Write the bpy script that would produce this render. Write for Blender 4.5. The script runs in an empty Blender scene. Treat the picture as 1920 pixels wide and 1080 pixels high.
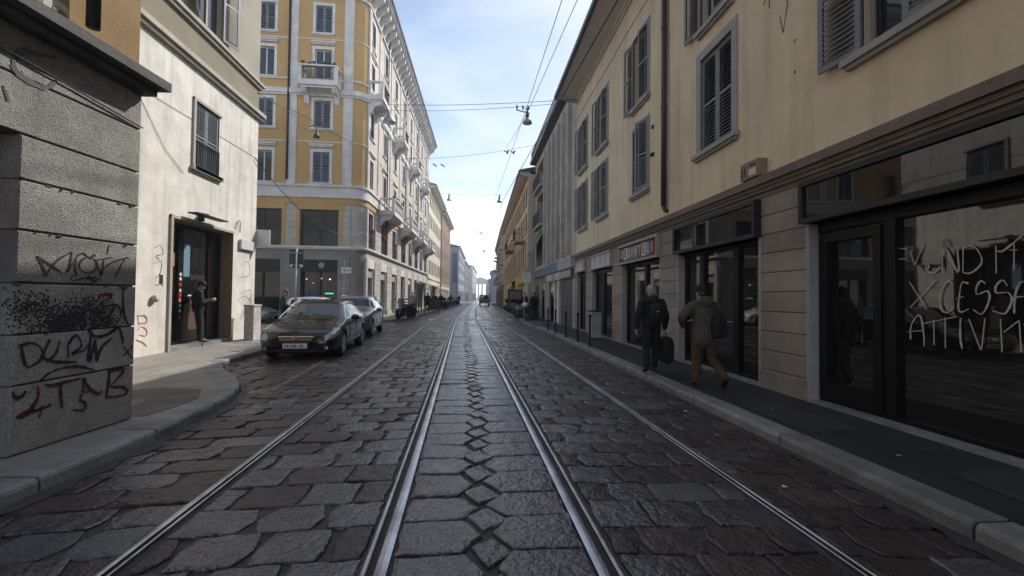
import bpy, math, random
from mathutils import Vector, Matrix
R=math.radians
random.seed(7)
sc=bpy.context.scene
col=sc.collection
# ---------------- camera, sky, sun, exposure ----------------
FPX=800.0
CAMH=1.53
CM=(Matrix.Rotation(-math.atan(72/FPX),3,'Z') @ Matrix.Rotation(math.pi/2+R(1.29),3,'X') @ Matrix.Rotation(R(0.65),3,'Z'))
cd=bpy.data.cameras.new('camera'); cam=bpy.data.objects.new('camera',cd); col.objects.link(cam)
cd.sensor_width=36; cd.lens=FPX/1920*36; cd.clip_start=0.05; cd.clip_end=3000
cam.matrix_world=Matrix.Translation((0,0,CAMH)) @ CM.to_4x4()
sc.camera=cam
SUN_EL=R(42.6); SUN_AZ=R(48)          # azimuth from +Y (down the street) towards +X
S=Vector((math.sin(SUN_AZ)*math.cos(SUN_EL), math.cos(SUN_AZ)*math.cos(SUN_EL), math.sin(SUN_EL)))
w=bpy.data.worlds.new('World'); sc.world=w; w.use_nodes=True
nt=w.node_tree; nt.nodes.clear()
def N(t,**k):
    n=nt.nodes.new(t)
    for a,b in k.items(): setattr(n,a,b)
    return n
out=N('ShaderNodeOutputWorld'); bg=N('ShaderNodeBackground'); sky=N('ShaderNodeTexSky')
sky.sky_type='NISHITA'; sky.sun_disc=False; sky.sun_elevation=SUN_EL; sky.sun_rotation=SUN_AZ
sky.air_density=1.0; sky.dust_density=2.2; sky.ozone_density=2.0
tc=N('ShaderNodeTexCoord'); mp=N('ShaderNodeMapping'); mp.inputs['Scale'].default_value=(1.0,1.0,2.6)
mp.inputs['Rotation'].default_value=(0,R(20),R(25))
n1=N('ShaderNodeTexNoise'); n1.inputs['Scale'].default_value=2.3; n1.inputs['Detail'].default_value=7; n1.inputs['Roughness'].default_value=.55; n1.inputs['Distortion'].default_value=.5
cr=N('ShaderNodeValToRGB'); cr.color_ramp.elements[0].position=.42; cr.color_ramp.elements[1].position=.72
sx=N('ShaderNodeSeparateXYZ'); hz=N('ShaderNodeMapRange'); hz.inputs['From Min'].default_value=0.0; hz.inputs['From Max'].default_value=.85; hz.inputs['To Min'].default_value=1.0; hz.inputs['To Max'].default_value=.05
mx=N('ShaderNodeMath',operation='ADD',use_clamp=True); mul=N('ShaderNodeMath',operation='MULTIPLY'); mul.inputs[1].default_value=.6
mix=N('ShaderNodeMix',data_type='RGBA')
nt.links.new(tc.outputs['Generated'],mp.inputs['Vector']); nt.links.new(mp.outputs['Vector'],n1.inputs['Vector'])
nt.links.new(n1.outputs['Fac'],cr.inputs['Fac']); nt.links.new(cr.outputs['Color'],mul.inputs[0])
nt.links.new(tc.outputs['Generated'],sx.inputs[0]); nt.links.new(sx.outputs['Z'],hz.inputs['Value'])
nt.links.new(mul.outputs[0],mx.inputs[0]); nt.links.new(hz.outputs[0],mx.inputs[1])
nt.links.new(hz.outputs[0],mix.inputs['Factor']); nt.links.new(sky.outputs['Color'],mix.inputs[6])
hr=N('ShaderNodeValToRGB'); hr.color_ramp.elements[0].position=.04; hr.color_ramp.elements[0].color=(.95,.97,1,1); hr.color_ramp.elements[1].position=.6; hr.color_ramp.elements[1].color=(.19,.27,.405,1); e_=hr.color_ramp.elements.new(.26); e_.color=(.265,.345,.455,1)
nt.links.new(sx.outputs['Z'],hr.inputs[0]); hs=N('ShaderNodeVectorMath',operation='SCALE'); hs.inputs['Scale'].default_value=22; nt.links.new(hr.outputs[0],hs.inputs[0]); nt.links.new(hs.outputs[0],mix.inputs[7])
mix2=N('ShaderNodeMix',data_type='RGBA'); mix2.inputs[7].default_value=(8.2,8.5,8.9,1); nt.links.new(mul.outputs[0],mix2.inputs['Factor']); nt.links.new(mix.outputs[2],mix2.inputs[6]); bg.inputs['Strength'].default_value=.135
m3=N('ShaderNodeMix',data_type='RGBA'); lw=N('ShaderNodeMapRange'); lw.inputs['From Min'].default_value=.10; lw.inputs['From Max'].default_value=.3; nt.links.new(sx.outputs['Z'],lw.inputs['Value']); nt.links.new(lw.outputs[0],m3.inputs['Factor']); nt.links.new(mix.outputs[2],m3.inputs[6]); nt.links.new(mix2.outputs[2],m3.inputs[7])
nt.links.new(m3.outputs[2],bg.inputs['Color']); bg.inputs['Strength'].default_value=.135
nt.links.new(bg.outputs[0],out.inputs[0])
sl=bpy.data.lights.new('sun','SUN'); sl.energy=4.6; sl.angle=R(.5); sl.color=(1,.955,.89)
so=bpy.data.objects.new('sun',sl); col.objects.link(so); so.location=(20,20,40)
so.rotation_euler=(-S).to_track_quat('-Z','Y').to_euler()
sc.view_settings.view_transform='Standard'; sc.view_settings.look='None'; sc.view_settings.exposure=0.08; sc.view_settings.gamma=1
sc.cycles.max_bounces=6; sc.cycles.diffuse_bounces=3; sc.cycles.glossy_bounces=3; sc.cycles.transmission_bounces=3; sc.cycles.volume_bounces=0
sc.cycles.caustics_reflective=False; sc.cycles.caustics_refractive=False
sc.cycles.sample_clamp_indirect=4
# ---------------- helpers ----------------
class MB:
    def __init__(s): s.v=[]; s.f=[]; s.m=[]
    def add(s,vs,fs,m=0):
        b=len(s.v); s.v+= [tuple(v) for v in vs]; s.f+=[tuple(b+i for i in f) for f in fs]; s.m+=[m]*len(fs)
    def hexa(s,p,m=0): s.add(p,[(0,3,2,1),(4,5,6,7),(0,1,5,4),(1,2,6,5),(2,3,7,6),(3,0,4,7)],m)
    def box(s,x0,x1,y0,y1,z0,z1,m=0):
        s.hexa([(x0,y0,z0),(x1,y0,z0),(x1,y1,z0),(x0,y1,z0),(x0,y0,z1),(x1,y0,z1),(x1,y1,z1),(x0,y1,z1)],m)
    def obox(s,o,e1,e2,e3,a0,a1,b0,b1,c0,c1,m=0):
        o=Vector(o);s.hexa([o+e1*a+e2*b+e3*c for c in (c0,c1) for a,b in ((a0,b0),(a1,b0),(a1,b1),(a0,b1))],m)
    def ring_loft(s,rings,m=0,cap=True,closed=True):
        n=len(rings[0]); vs=[p for r in rings for p in r]; fs=[]
        for i in range(len(rings)-1):
            for j in range(n if closed else n-1):
                k=(j+1)%n; fs.append((i*n+j,i*n+k,(i+1)*n+k,(i+1)*n+j))
        if cap and closed: fs.append(tuple(range(n-1,-1,-1))); fs.append(tuple((len(rings)-1)*n+j for j in range(n)))
        s.add(vs,fs,m)
    def tube(s,pts,r,n=6,m=0):
        pts=[Vector(p) for p in pts]; rings=[]
        for i,p in enumerate(pts):
            d=(pts[min(i+1,len(pts)-1)]-pts[max(i-1,0)]).normalized()
            a=d.cross(Vector((0,0,1)));
            if a.length<1e-3: a=Vector((1,0,0))
            a.normalize(); b=d.cross(a); rr=r[i] if isinstance(r,(list,tuple)) else r
            rings.append([p+(a*math.cos(2*math.pi*j/n)+b*math.sin(2*math.pi*j/n))*rr for j in range(n)])
        s.ring_loft(rings,m)
    def lathe(s,c,prof,n=16,m=0,axis='z'):
        c=Vector(c); rings=[]
        for r,h in prof:
            rg=[]
            for j in range(n):
                t=2*math.pi*j/n; a,b=r*math.cos(t),r*math.sin(t)
                rg.append(c+Vector((a,b,h) if axis=='z' else ((h,a,b) if axis=='x' else (a,h,b))))
            rings.append(rg)
        s.ring_loft(rings,m)
    def ell(s,c,rx,ry,rz,n=12,k=8,m=0,rot=None):
        c=Vector(c); rings=[]
        for i in range(k+1):
            t=math.pi*i/k; t=min(max(t,.03),math.pi-.03); rg=[]
            for j in range(n):
                a=2*math.pi*j/n; v=Vector((rx*math.sin(t)*math.cos(a),ry*math.sin(t)*math.sin(a),-rz*math.cos(t)))
                if rot: v=rot@v
                rg.append(c+v)
            rings.append(rg)
        s.ring_loft(rings,m)
    def poly(s,pts,m=0): s.add(pts,[tuple(range(len(pts)))],m)
    def prism(s,pts,z0,z1,m=0):
        n=len(pts); s.add([(x,y,z0) for x,y in pts]+[(x,y,z1) for x,y in pts],
            [tuple(range(n-1,-1,-1)),tuple(range(n,2*n))]+[(i,(i+1)%n,n+(i+1)%n,n+i) for i in range(n)],m)
    def build(s,name,mats,parent=None,smooth=False,label=None):
        me=bpy.data.meshes.new(name); me.from_pydata(s.v,[],s.f)
        if not isinstance(mats,(list,tuple)): mats=[mats]
        for m in mats: me.materials.append(m)
        me.polygons.foreach_set('material_index',s.m)
        if smooth: me.polygons.foreach_set('use_smooth',[True]*len(s.f))
        me.update()
        o=bpy.data.objects.new(name,me); col.objects.link(o)
        if parent:
            o.parent=parent
            q=parent; off=Vector((0,0,0))
            if parent.get('_world'): o.location=-Vector(parent.location)
        if label: o['label']=label
        return o
def thing(name,label,cat,loc=(0,0,0),rz=0,group=None,world=False):
    o=bpy.data.objects.new(name,None); col.objects.link(o); o.location=loc; o.rotation_euler=(0,0,rz); o.empty_display_size=.2
    o['label']=label; o['category']=cat
    if group: o['group']=group
    if world: o['_world']=1
    return o
def tag(o,label,cat,group=None,kind=None):
    if label: o['label']=label
    if cat: o['category']=cat
    if group: o['group']=group
    if kind: o['kind']=kind
    return o
def struct(o): o['kind']='structure'; return o
def kids(o): return [c for c in bpy.data.objects if c.parent==o]
def copy_tree(o,parent=None):
    c=o.copy(); col.objects.link(c); c.parent=parent
    for ch in kids(o): copy_tree(ch,c)
    return c
def dup(o,loc,rz,label,group=None,swap=None):
    c=copy_tree(o); c.location=loc; c.rotation_euler=(0,0,rz); c['label']=label
    if group: c['group']=group
    if swap:
        def rec(q):
            if q.type=='MESH':
                for i,m in enumerate(q.data.materials):
                    if m and m.name in swap:
                        q.data=q.data.copy()
                        break
                for i,m in enumerate(q.data.materials):
                    if m and m.name in swap: q.data.materials[i]=swap[m.name]
            for k in kids(q): rec(k)
        rec(c)
    return c
# pixel of the photograph -> point on a real surface (used to copy writing on to its wall)
def ray(x,y): return CM @ Vector(((x-960)/FPX,-(y-540)/FPX,-1.0))
CC=Vector((0,0,CAMH))
def on_plane(x,y,p,n):
    r=ray(x,y); t=(Vector(p)-CC).dot(n)/r.dot(n); return CC+r*t
# ---------------- materials ----------------
def mat(name,c,rough=.8,spec=.5,metal=0,var=.0,c2=None,sc1=1.5,bump=0,bs=30,streak=0,ior=1.5,coat=0,speck=0,ss=90,island=0,emis=None,b2=0,b2s=4):
    m=bpy.data.materials.new(name); m.use_nodes=True; t=m.node_tree; b=t.nodes['Principled BSDF']
    L=t.links.new
    b.inputs['Roughness'].default_value=rough; b.inputs['Metallic'].default_value=metal; b.inputs['IOR'].default_value=ior
    b.inputs['Specular IOR Level'].default_value=spec; b.inputs['Coat Weight'].default_value=coat; b.inputs['Coat Roughness'].default_value=.04
    b.inputs['Base Color'].default_value=(*c,1)
    if emis: b.inputs['Emission Color'].default_value=(*c,1); b.inputs['Emission Strength'].default_value=emis
    tc=t.nodes.new('ShaderNodeTexCoord'); cur=None
    if var or c2:
        c2=c2 or tuple(x*(1-var) for x in c)
        n=t.nodes.new('ShaderNodeTexNoise'); n.inputs['Scale'].default_value=sc1; n.inputs['Detail'].default_value=8; n.inputs['Roughness'].default_value=.65
        L(tc.outputs['Object'],n.inputs['Vector'])
        r=t.nodes.new('ShaderNodeValToRGB'); r.color_ramp.elements[0].position=.35; r.color_ramp.elements[1].position=.68
        r.color_ramp.elements[0].color=(*c2,1); r.color_ramp.elements[1].color=(*c,1)
        L(n.outputs['Fac'],r.inputs['Fac']); cur=r.outputs['Color']
    def mulc(cur,fac_out,col2,blend='MIX'):
        x=t.nodes.new('ShaderNodeMix'); x.data_type='RGBA'; x.blend_type=blend
        if cur is None: x.inputs[6].default_value=(*c,1)
        else: L(cur,x.inputs[6])
        x.inputs[7].default_value=(*col2,1); L(fac_out,x.inputs['Factor']); return x.outputs[2]
    if streak:
        mp=t.nodes.new('ShaderNodeMapping'); mp.inputs['Scale'].default_value=(1.6,1.6,.12); L(tc.outputs['Object'],mp.inputs['Vector'])
        n=t.nodes.new('ShaderNodeTexNoise'); n.inputs['Scale'].default_value=2.2; n.inputs['Detail'].default_value=6; L(mp.outputs[0],n.inputs['Vector'])
        r=t.nodes.new('ShaderNodeMapRange'); r.inputs['From Min'].default_value=.5; r.inputs['From Max'].default_value=.8; r.inputs['To Max'].default_value=streak
        L(n.outputs['Fac'],r.inputs['Value']); cur=mulc(cur,r.outputs[0],tuple(x*.35 for x in c))
    if speck:
        n=t.nodes.new('ShaderNodeTexNoise'); n.inputs['Scale'].default_value=ss; n.inputs['Detail'].default_value=3; L(tc.outputs['Object'],n.inputs['Vector'])
        r=t.nodes.new('ShaderNodeMapRange'); r.inputs['From Min'].default_value=.45; r.inputs['From Max'].default_value=.62; r.inputs['To Max'].default_value=speck
        L(n.outputs['Fac'],r.inputs['Value']); cur=mulc(cur,r.outputs[0],tuple(x*.3 for x in c))
    if island:
        g=t.nodes.new('ShaderNodeNewGeometry'); r=t.nodes.new('ShaderNodeMapRange'); r.inputs['To Min'].default_value=1-island; r.inputs['To Max'].default_value=1+island*.7
        L(g.outputs['Random Per Island'],r.inputs['Value'])
        x=t.nodes.new('ShaderNodeVectorMath'); x.operation='SCALE'
        if cur is None: x.inputs[0].default_value=c
        else: L(cur,x.inputs[0])
        L(r.outputs[0],x.inputs['Scale']); cur=x.outputs[0]
    if cur is not None: L(cur,b.inputs['Base Color'])
    if bump:
        n=t.nodes.new('ShaderNodeTexNoise'); n.inputs['Scale'].default_value=bs; n.inputs['Detail'].default_value=5; L(tc.outputs['Object'],n.inputs['Vector'])
        bp=t.nodes.new('ShaderNodeBump'); bp.inputs['Strength'].default_value=bump; bp.inputs['Distance'].default_value=.02; L(n.outputs['Fac'],bp.inputs['Height'])
        if b2:
            n2=t.nodes.new('ShaderNodeTexNoise'); n2.inputs['Scale'].default_value=b2s; n2.inputs['Detail'].default_value=3; L(tc.outputs['Object'],n2.inputs['Vector'])
            bq=t.nodes.new('ShaderNodeBump'); bq.inputs['Strength'].default_value=b2; bq.inputs['Distance'].default_value=.05; L(n2.outputs['Fac'],bq.inputs['Height'])
            L(bq.outputs[0],bp.inputs['Normal'])
        L(bp.outputs[0],b.inputs['Normal'])
    return m
def glassy(name,c=(.006,.007,.008),rough=.02,ior=1.75,wob=.03,ws=.9):
    m=mat(name,c,rough=rough,ior=ior,spec=.5)
    t=m.node_tree; b=t.nodes['Principled BSDF']
    if wob:
        tc=t.nodes.new('ShaderNodeTexCoord'); n=t.nodes.new('ShaderNodeTexNoise'); n.inputs['Scale'].default_value=ws; n.inputs['Detail'].default_value=1
        bp=t.nodes.new('ShaderNodeBump'); bp.inputs['Strength'].default_value=wob; bp.inputs['Distance'].default_value=.05
        t.links.new(tc.outputs['Object'],n.inputs['Vector']); t.links.new(n.outputs['Fac'],bp.inputs['Height']); t.links.new(bp.outputs[0],b.inputs['Normal'])
    return m
M={}
M['cobble']=mat('cobble_stone',(.135,.126,.142),rough=.2,spec=1.0,c2=(.055,.052,.062),sc1=3.5,bump=.8,bs=30,b2=.5,b2s=8,speck=.75,ss=48,island=.38)
M['cobble2']=mat('pale_cobble_stone',(.16,.165,.17),rough=.4,c2=(.10,.10,.11),sc1=3,bump=1,bs=30,speck=.5,ss=48,island=.2)
M['cobble3']=mat('brown_cobble_stone',(.098,.075,.073),rough=.36,spec=.5,c2=(.045,.035,.035),sc1=3.5,bump=.8,bs=30,b2=.6,b2s=8,speck=.75,ss=48,island=.38)
M['grout']=mat('grout',(.066,.062,.062),rough=.6,var=.4,sc1=6,bump=.8,bs=60)
M['asphalt']=mat('asphalt',(.085,.085,.09),rough=.8,c2=(.05,.05,.055),sc1=.9,bump=.5,bs=120,speck=.4)
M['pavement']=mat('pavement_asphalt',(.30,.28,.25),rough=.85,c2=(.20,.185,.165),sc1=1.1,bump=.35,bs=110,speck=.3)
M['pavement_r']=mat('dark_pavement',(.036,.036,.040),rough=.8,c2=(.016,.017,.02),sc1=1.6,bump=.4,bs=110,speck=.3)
M['kerb']=mat('kerb_granite',(.33,.33,.33),rough=.7,c2=(.17,.17,.165),sc1=2.5,bump=.5,bs=70,speck=.45,island=.18)
M['rail']=mat('rail_steel',(.55,.57,.6),rough=.33,metal=1,c2=(.28,.27,.27),sc1=3,bump=.1,bs=40)
M['railrust']=mat('rail_groove',(.03,.026,.024),rough=.7,var=.4)
M['paint_w']=mat('worn_white_paint',(.62,.62,.60),rough=.5,c2=(.22,.22,.22),sc1=9,bump=.5,bs=60)
M['paint_y']=mat('worn_yellow_paint',(.22,.17,.08),rough=.7,c2=(.09,.075,.055),sc1=6,bump=.5,bs=60)
M['yel_r']=mat('cream_plaster',(.76,.65,.475),rough=.9,c2=(.64,.53,.38),sc1=.8,bump=.45,bs=55,streak=.42)
M['brownband']=mat('brown_band',(.20,.165,.135),rough=.8,var=.3,sc1=3,bump=.2)
M['clad']=mat('stone_cladding',(.36,.315,.27),rough=.75,c2=(.26,.225,.19),sc1=1.6,bump=.35,bs=60,speck=.3,island=.14)
M['frame_r']=mat('grey_trim',(.38,.37,.36),rough=.8,var=.2,bump=.1)
M['shut_r']=mat('grey_shutter',(.20,.215,.235),rough=.5,var=.25,sc1=5)
M['blackmetal']=mat('black_metal',(.010,.010,.011),rough=.4,var=.3,spec=.25)
M['darkmetal']=mat('dark_metal',(.030,.030,.034),rough=.5,var=.3,spec=.3)
M['copper']=mat('brown_downpipe',(.05,.04,.035),rough=.45,var=.3)
M['glass']=glassy('dark_glass',(.006,.006,.007),ior=1.6)
M['shopglass']=glassy('shop_glass',(.014,.013,.012),ior=1.85,wob=.05)
M['skyglass']=glassy('window_glass',(.02,.025,.035),ior=1.6)
M['soffit']=mat('soffit_plaster',(.62,.58,.52),rough=.9,var=.1)
M['white_st']=mat('dirty_white_stucco',(.80,.765,.70),rough=.9,c2=(.60,.565,.51),sc1=1.6,bump=.35,bs=25,streak=.55,b2=.3,b2s=1.6)
M['olive']=mat('olive_plaster',(.30,.265,.19),rough=.95,c2=(.24,.21,.15),sc1=1,bump=.5,bs=70)
M['beige']=mat('beige_plaster',(.40,.36,.285),rough=.95,c2=(.32,.29,.23),sc1=.9,bump=.5,bs=70)
M['mould']=mat('pale_moulding',(.50,.46,.39),rough=.85,var=.3,sc1=2)
M['ochre_l']=mat('ochre_plaster',(.36,.25,.12),rough=.95,c2=(.25,.165,.08),sc1=1.3,bump=.5,bs=60,streak=.3)
M['slab']=mat('concrete_ledge',(.12,.12,.12),rough=.85,var=.4,sc1=3,bump=.4)
M['brown_jambshade']=mat('brown_and_jamb_shade',(.32,.24,.16),rough=.8,var=.3,sc1=8)  # brown of fittings and bricks; on door and window reveals it paints shade
M['yel_s']=mat('sunlit_ochre_plaster',(.58,.50,.40),rough=.9,c2=(.50,.43,.34),sc1=.6,bump=.2,bs=40,streak=.15)  # same yellow plaster as the front, paled to paint in the sunlight
M['yel_y']=mat('ochre_yellow_plaster',(.54,.345,.13),rough=.9,c2=(.46,.285,.105),sc1=.6,bump=.2,bs=40,streak=.12)
M['trim']=mat('white_stone_trim',(.72,.70,.68),rough=.85,c2=(.52,.49,.46),sc1=1.5,bump=.2,bs=30,streak=.15)
M['rustic']=mat('rusticated_stone',(.50,.465,.415),rough=.85,c2=(.36,.34,.31),sc1=1.2,bump=.25,bs=30,island=.08)
M['greyst']=mat('grey_ground_floor',(.25,.235,.215),rough=.85,c2=(.17,.165,.16),sc1=1.2,bump=.25,bs=30,island=.06)
M['shut_b']=mat('blue_grey_shutter',(.16,.19,.22),rough=.6,var=.2,sc1=4)
M['iron']=mat('wrought_iron',(.02,.02,.022),rough=.5)
M['gutter']=mat('slate_gutter',(.05,.06,.075),rough=.4)
M['wire']=mat('wire',(.03,.03,.035),rough=.5)
M['galv']=mat('galvanised_steel',(.36,.37,.38),rough=.45,metal=.6,var=.2)
M['red']=mat('red_flowers',(.5,.02,.03),rough=.7,var=.4,sc1=20)
M['leaf']=mat('leaf_green',(.04,.09,.03),rough=.7,var=.5,sc1=15)
M['tyre']=mat('tyre_rubber',(.012,.012,.012),rough=.8)
M['alloy']=mat('alloy_rim',(.40,.41,.43),rough=.35,metal=.2)
M['chrome']=mat('chrome',(.7,.7,.7),rough=.12,metal=1)
M['lampglass']=mat('headlight_glass',(.42,.43,.45),rough=.08,metal=.55,var=.6,sc1=14)
M['redlamp']=mat('tail_light',(.35,.01,.01),rough=.15)
M['carglass']=glassy('car_glass',(.012,.014,.018),wob=0,ior=1.65)
M['blackpl']=mat('black_plastic',(.02,.02,.02),rough=.55)
M['plate']=mat('number_plate_white',(.6,.6,.58),rough=.5)
M['ink']=mat('black_ink',(.02,.02,.02),rough=.6)
M['spray']=mat('black_spray_paint',(.022,.022,.025),rough=.7)
M['spray_r']=mat('red_spray_paint',(.075,.014,.014),rough=.7)
M['spray_p']=mat('pink_spray_paint',(.42,.16,.17),rough=.8)
M['chalk']=mat('whitewash_writing',(.50,.48,.47),rough=.9)
M['skin']=mat('skin',(.46,.27,.2),rough=.55)
M['blackcloth']=mat('black_cloth',(.012,.012,.014),rough=.85,bump=.4,bs=60,b2=.5,b2s=9)
M['navycloth']=mat('navy_cloth',(.010,.011,.015),rough=.85,bump=.3,bs=40,b2=.4,b2s=9)
M['olivecloth']=mat('olive_grey_cloth',(.075,.068,.055),rough=.9,bump=.4,bs=60,b2=.8,b2s=8)
M['mustard']=mat('mustard_cloth',(.075,.042,.02),rough=.9,bump=.4,bs=60,b2=.8,b2s=10)
M['shoe']=mat('dark_shoe_leather',(.015,.013,.012),rough=.5)
M['hairgrey']=mat('grey_hair',(.36,.35,.34),rough=.7,var=.4,sc1=40)
M['hairdark']=mat('dark_hair',(.02,.015,.012),rough=.6)
M['hairred']=mat('reddish_hair',(.14,.03,.02),rough=.6)
M['greycloth']=mat('grey_cloth',(.3,.3,.31),rough=.9)
M['brownwood']=mat('brown_wood',(.13,.07,.04),rough=.7,var=.4,sc1=8)
M['white']=mat('white_enamel',(.65,.65,.64),rough=.5,var=.12,sc1=3)
M['silver']=mat('silver_paint',(.30,.34,.39),rough=.3,metal=.7,coat=1)
M['whitecar']=mat('white_car_paint',(.7,.7,.7),rough=.3,coat=1)
M['darkcar']=mat('dark_grey_car_paint',(.010,.011,.013),rough=.14,spec=.35,coat=.3)
M['minipaint']=mat('pale_grey_car_paint',(.17,.195,.23),rough=.25,metal=.5,coat=1)
M['green']=mat('green_awning',(.10,.20,.15),rough=.8,var=.3)
M['paper']=mat('paper_white',(.6,.58,.52),rough=.8)
# ---------------- ground, road, kerbs, rails ----------------
def interp(tab,y):
    if y<=tab[0][0]: return tab[0][1]
    for (a,b),(c,d) in zip(tab,tab[1:]):
        if y<=c:
            t=(y-a)/(c-a); return b+(d-b)*t
    return tab[-1][1]
TC=[(-20,.6),(2,.13),(8,0),(15,-.18),(22,-.38),(28,-.50),(36,-.53),(44,-.50),(52,-.42),(60,-.33),(75,-.05),(85,.15),(120,.9),(200,2.7),(420,7.2)]
def ctr(y):  # smoothed track centre
    return sum(interp(TC,y+d) for d in (-4,-2,0,2,4))/5
LK=[(-20,-3.45),(3.3,-3.30),(4.4,-3.25),(6.2,-3.33),(7.1,-3.6),(7.9,-4.1),(8.8,-4.85),(9.75,-5.34),(11.5,-5.4),(15.2,-5.45)]
g_=MB(); g_.poly([(-600,-600,-.06),(600,-600,-.06),(600,900,-.06),(-600,900,-.06)])
struct(g_.build('ground',M['asphalt']))
g_=MB(); g_.poly([(-40,-15,-.022),(9,-15,-.022),(9,115,-.022),(-40,115,-.022)])
struct(g_.build('road_bed',M['grout']))
g_=MB()
ys=[115+ i*15 for i in range(21)]
for a,b in zip(ys,ys[1:]): g_.poly([(ctr(a)-12,a,-.004),(ctr(a)+12,a,-.004),(ctr(b)+12,b,-.004),(ctr(b)-12,b,-.004)])
struct(g_.build('road_far',M['cobble']))
g_=MB(); g_.poly([(-40,16.3,-.010),(-5.9,16.3,-.010),(-5.2,20,-.010),(-5.2,25.6,-.010),(-40,25.6,-.010)])
struct(g_.build('side_street',M['asphalt']))
rnd=random.Random(3)
pv=MB()
def stone(poly,mi=0):
    # poly: list of (x,y) ccw; raised with rounded worn edges
    n=len(poly); cx=sum(p[0] for p in poly)/n; cy=sum(p[1] for p in poly)/n
    if cy>60:
        z=rnd.uniform(-.002,.002); pv.add([(x,y,z) for x,y in poly],[tuple(range(n))],mi); return
    near=cy<14
    pts=[]
    for i in range(n):
        a=poly[i]; b=poly[(i+1)%n]
        pts.append((a[0]+rnd.uniform(-.012,.012),a[1]+rnd.uniform(-.012,.012)))
        if near:
            l=math.hypot(b[0]-a[0],b[1]-a[1]); k=int(l/.09)
            for q in range(1,k+1):
                t=q/(k+1); j=.011
                pts.append((a[0]+(b[0]-a[0])*t+rnd.uniform(-j,j),a[1]+(b[1]-a[1])*t+rnd.uniform(-j,j)))
    n=len(pts); tx=rnd.gauss(0,.014); ty=rnd.gauss(0,.014); zz=rnd.gauss(0,.0025)
    def ring(ins,z,c):
        o=[]
        for x,y in pts:
            d=math.hypot(x-cx,y-cy) or 1; f=max(0,1-ins/d)
            X=cx+(x-cx)*f; Y=cy+(y-cy)*f
            o.append((X,Y,z+zz*c+(tx*(X-cx)+ty*(Y-cy))*c+(rnd.uniform(-.0015,.0015) if near else 0)))
        return o
    levels=[(0,-.03,0),(.003,-.008,1),(.011,-.002,1),(.035,.0005,1)] if near else [(0,-.03,0),(.012,-.004,1),(.04,0,1)]
    vs=[];fs=[]
    for l in levels: vs+=ring(*l)
    L=len(levels)
    for i in range(L-1):
        for j in range(n): k=(j+1)%n; fs.append((i*n+j,i*n+k,(i+1)*n+k,(i+1)*n+j))
    if near:
        b=len(vs); vs.append((cx,cy,.004+zz)); fs+= [((L-1)*n+j,(L-1)*n+(j+1)%n,b) for j in range(n)]
    else: fs.append(tuple((L-1)*n+j for j in range(n)))
    pv.add(vs,fs,mi)
def slab(x0,x1,y0,y1,tl,tr,sk,g=.009,mi=0):
    # slab with pointed (tl/tr) ends, skew sk
    x0+=g;x1-=g;y0+=g*.8;y1-=g*.8; ym=(y0+y1)/2
    if x1-x0<.06: return
    tl=min(tl,(x1-x0)*.4); tr=min(tr,(x1-x0)*.4)
    P=[(x0+tl,y0),(x1-tr,y0+sk)]
    if tr>.01: P.append((x1,ym+sk))
    P+=[(x1-tr,y1+sk),(x0+tl,y1)]
    if tl>.01: P.append((x0,ym))
    stone(P,mi)
RO=(-2.10,-.66,.67,2.11)   # rail offsets from track centre
def left_limit(y):
    if y<15.5: return interp(LK,y)
    if y<26.5: return -5.3
    return interp([(26.5,-4.6),(30,-4.1),(60,-3.4),(87,-2.95),(120,-2.2)],y)
def right_limit(y): return interp([(-5,3.22),(19,3.22),(21.5,3.1),(60,3.2),(85,3.6),(120,4.4)],y)
def strip(xa,xb,y0,y1,pitch,wid,slope=0,warm=.4):
    # rows of staggered pointed slabs filling xa(y)..xb(y)
    row=0; y=y0
    while y<y1:
        p=pitch*rnd.uniform(.9,1.1)*(1 if y<30 else 1.15)
        a=xa(y); b=xb(y); L=b-a
        n=max(1,round(L/wid)); cuts=[a+L*i/n for i in range(n+1)]
        off=(L/n)*.5 if row%2 else 0
        xs=[a]+[c+off*.9+rnd.uniform(-.06,.06) for c in (cuts[:-1] if row%2 else cuts[1:-1])]+[b]
        xs=sorted(xs)
        for i in range(len(xs)-1):
            if xs[i+1]-xs[i]<.1: continue
            tl=0 if i==0 or rnd.random()<.3 else rnd.uniform(.015,.075); tr=0 if i==len(xs)-2 or rnd.random()<.3 else rnd.uniform(.015,.075)
            c=(xs[i]+xs[i+1])/2; off_y=slope*(c-(xb(y) if slope>0 else xa(y)))
            slab(xs[i],xs[i+1],y+off_y,y+p+off_y,tl,tr,slope*(xs[i+1]-xs[i]),mi=(1 if rnd.random()<.04 else (2 if rnd.random()<warm else 0)))
        y+=p; row+=1
G=.085
strip(lambda y:left_limit(y)+.01,lambda y:ctr(y)+RO[0]-G*.6,-1,112,.31,.5,.10,.75)
strip(lambda y:ctr(y)+RO[0]+G,lambda y:ctr(y)+RO[1]-G,-.5,112,.335,.5,.06)
strip(lambda y:ctr(y)+RO[2]+G,lambda y:ctr(y)+RO[3]-G,-.5,112,.335,.5,-.06)
strip(lambda y:ctr(y)+RO[3]+G*.6,lambda y:right_limit(y)-.01,-1,112,.31,.5,-.10,.75)
y=.3; Tp=.1; pp=.385
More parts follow.
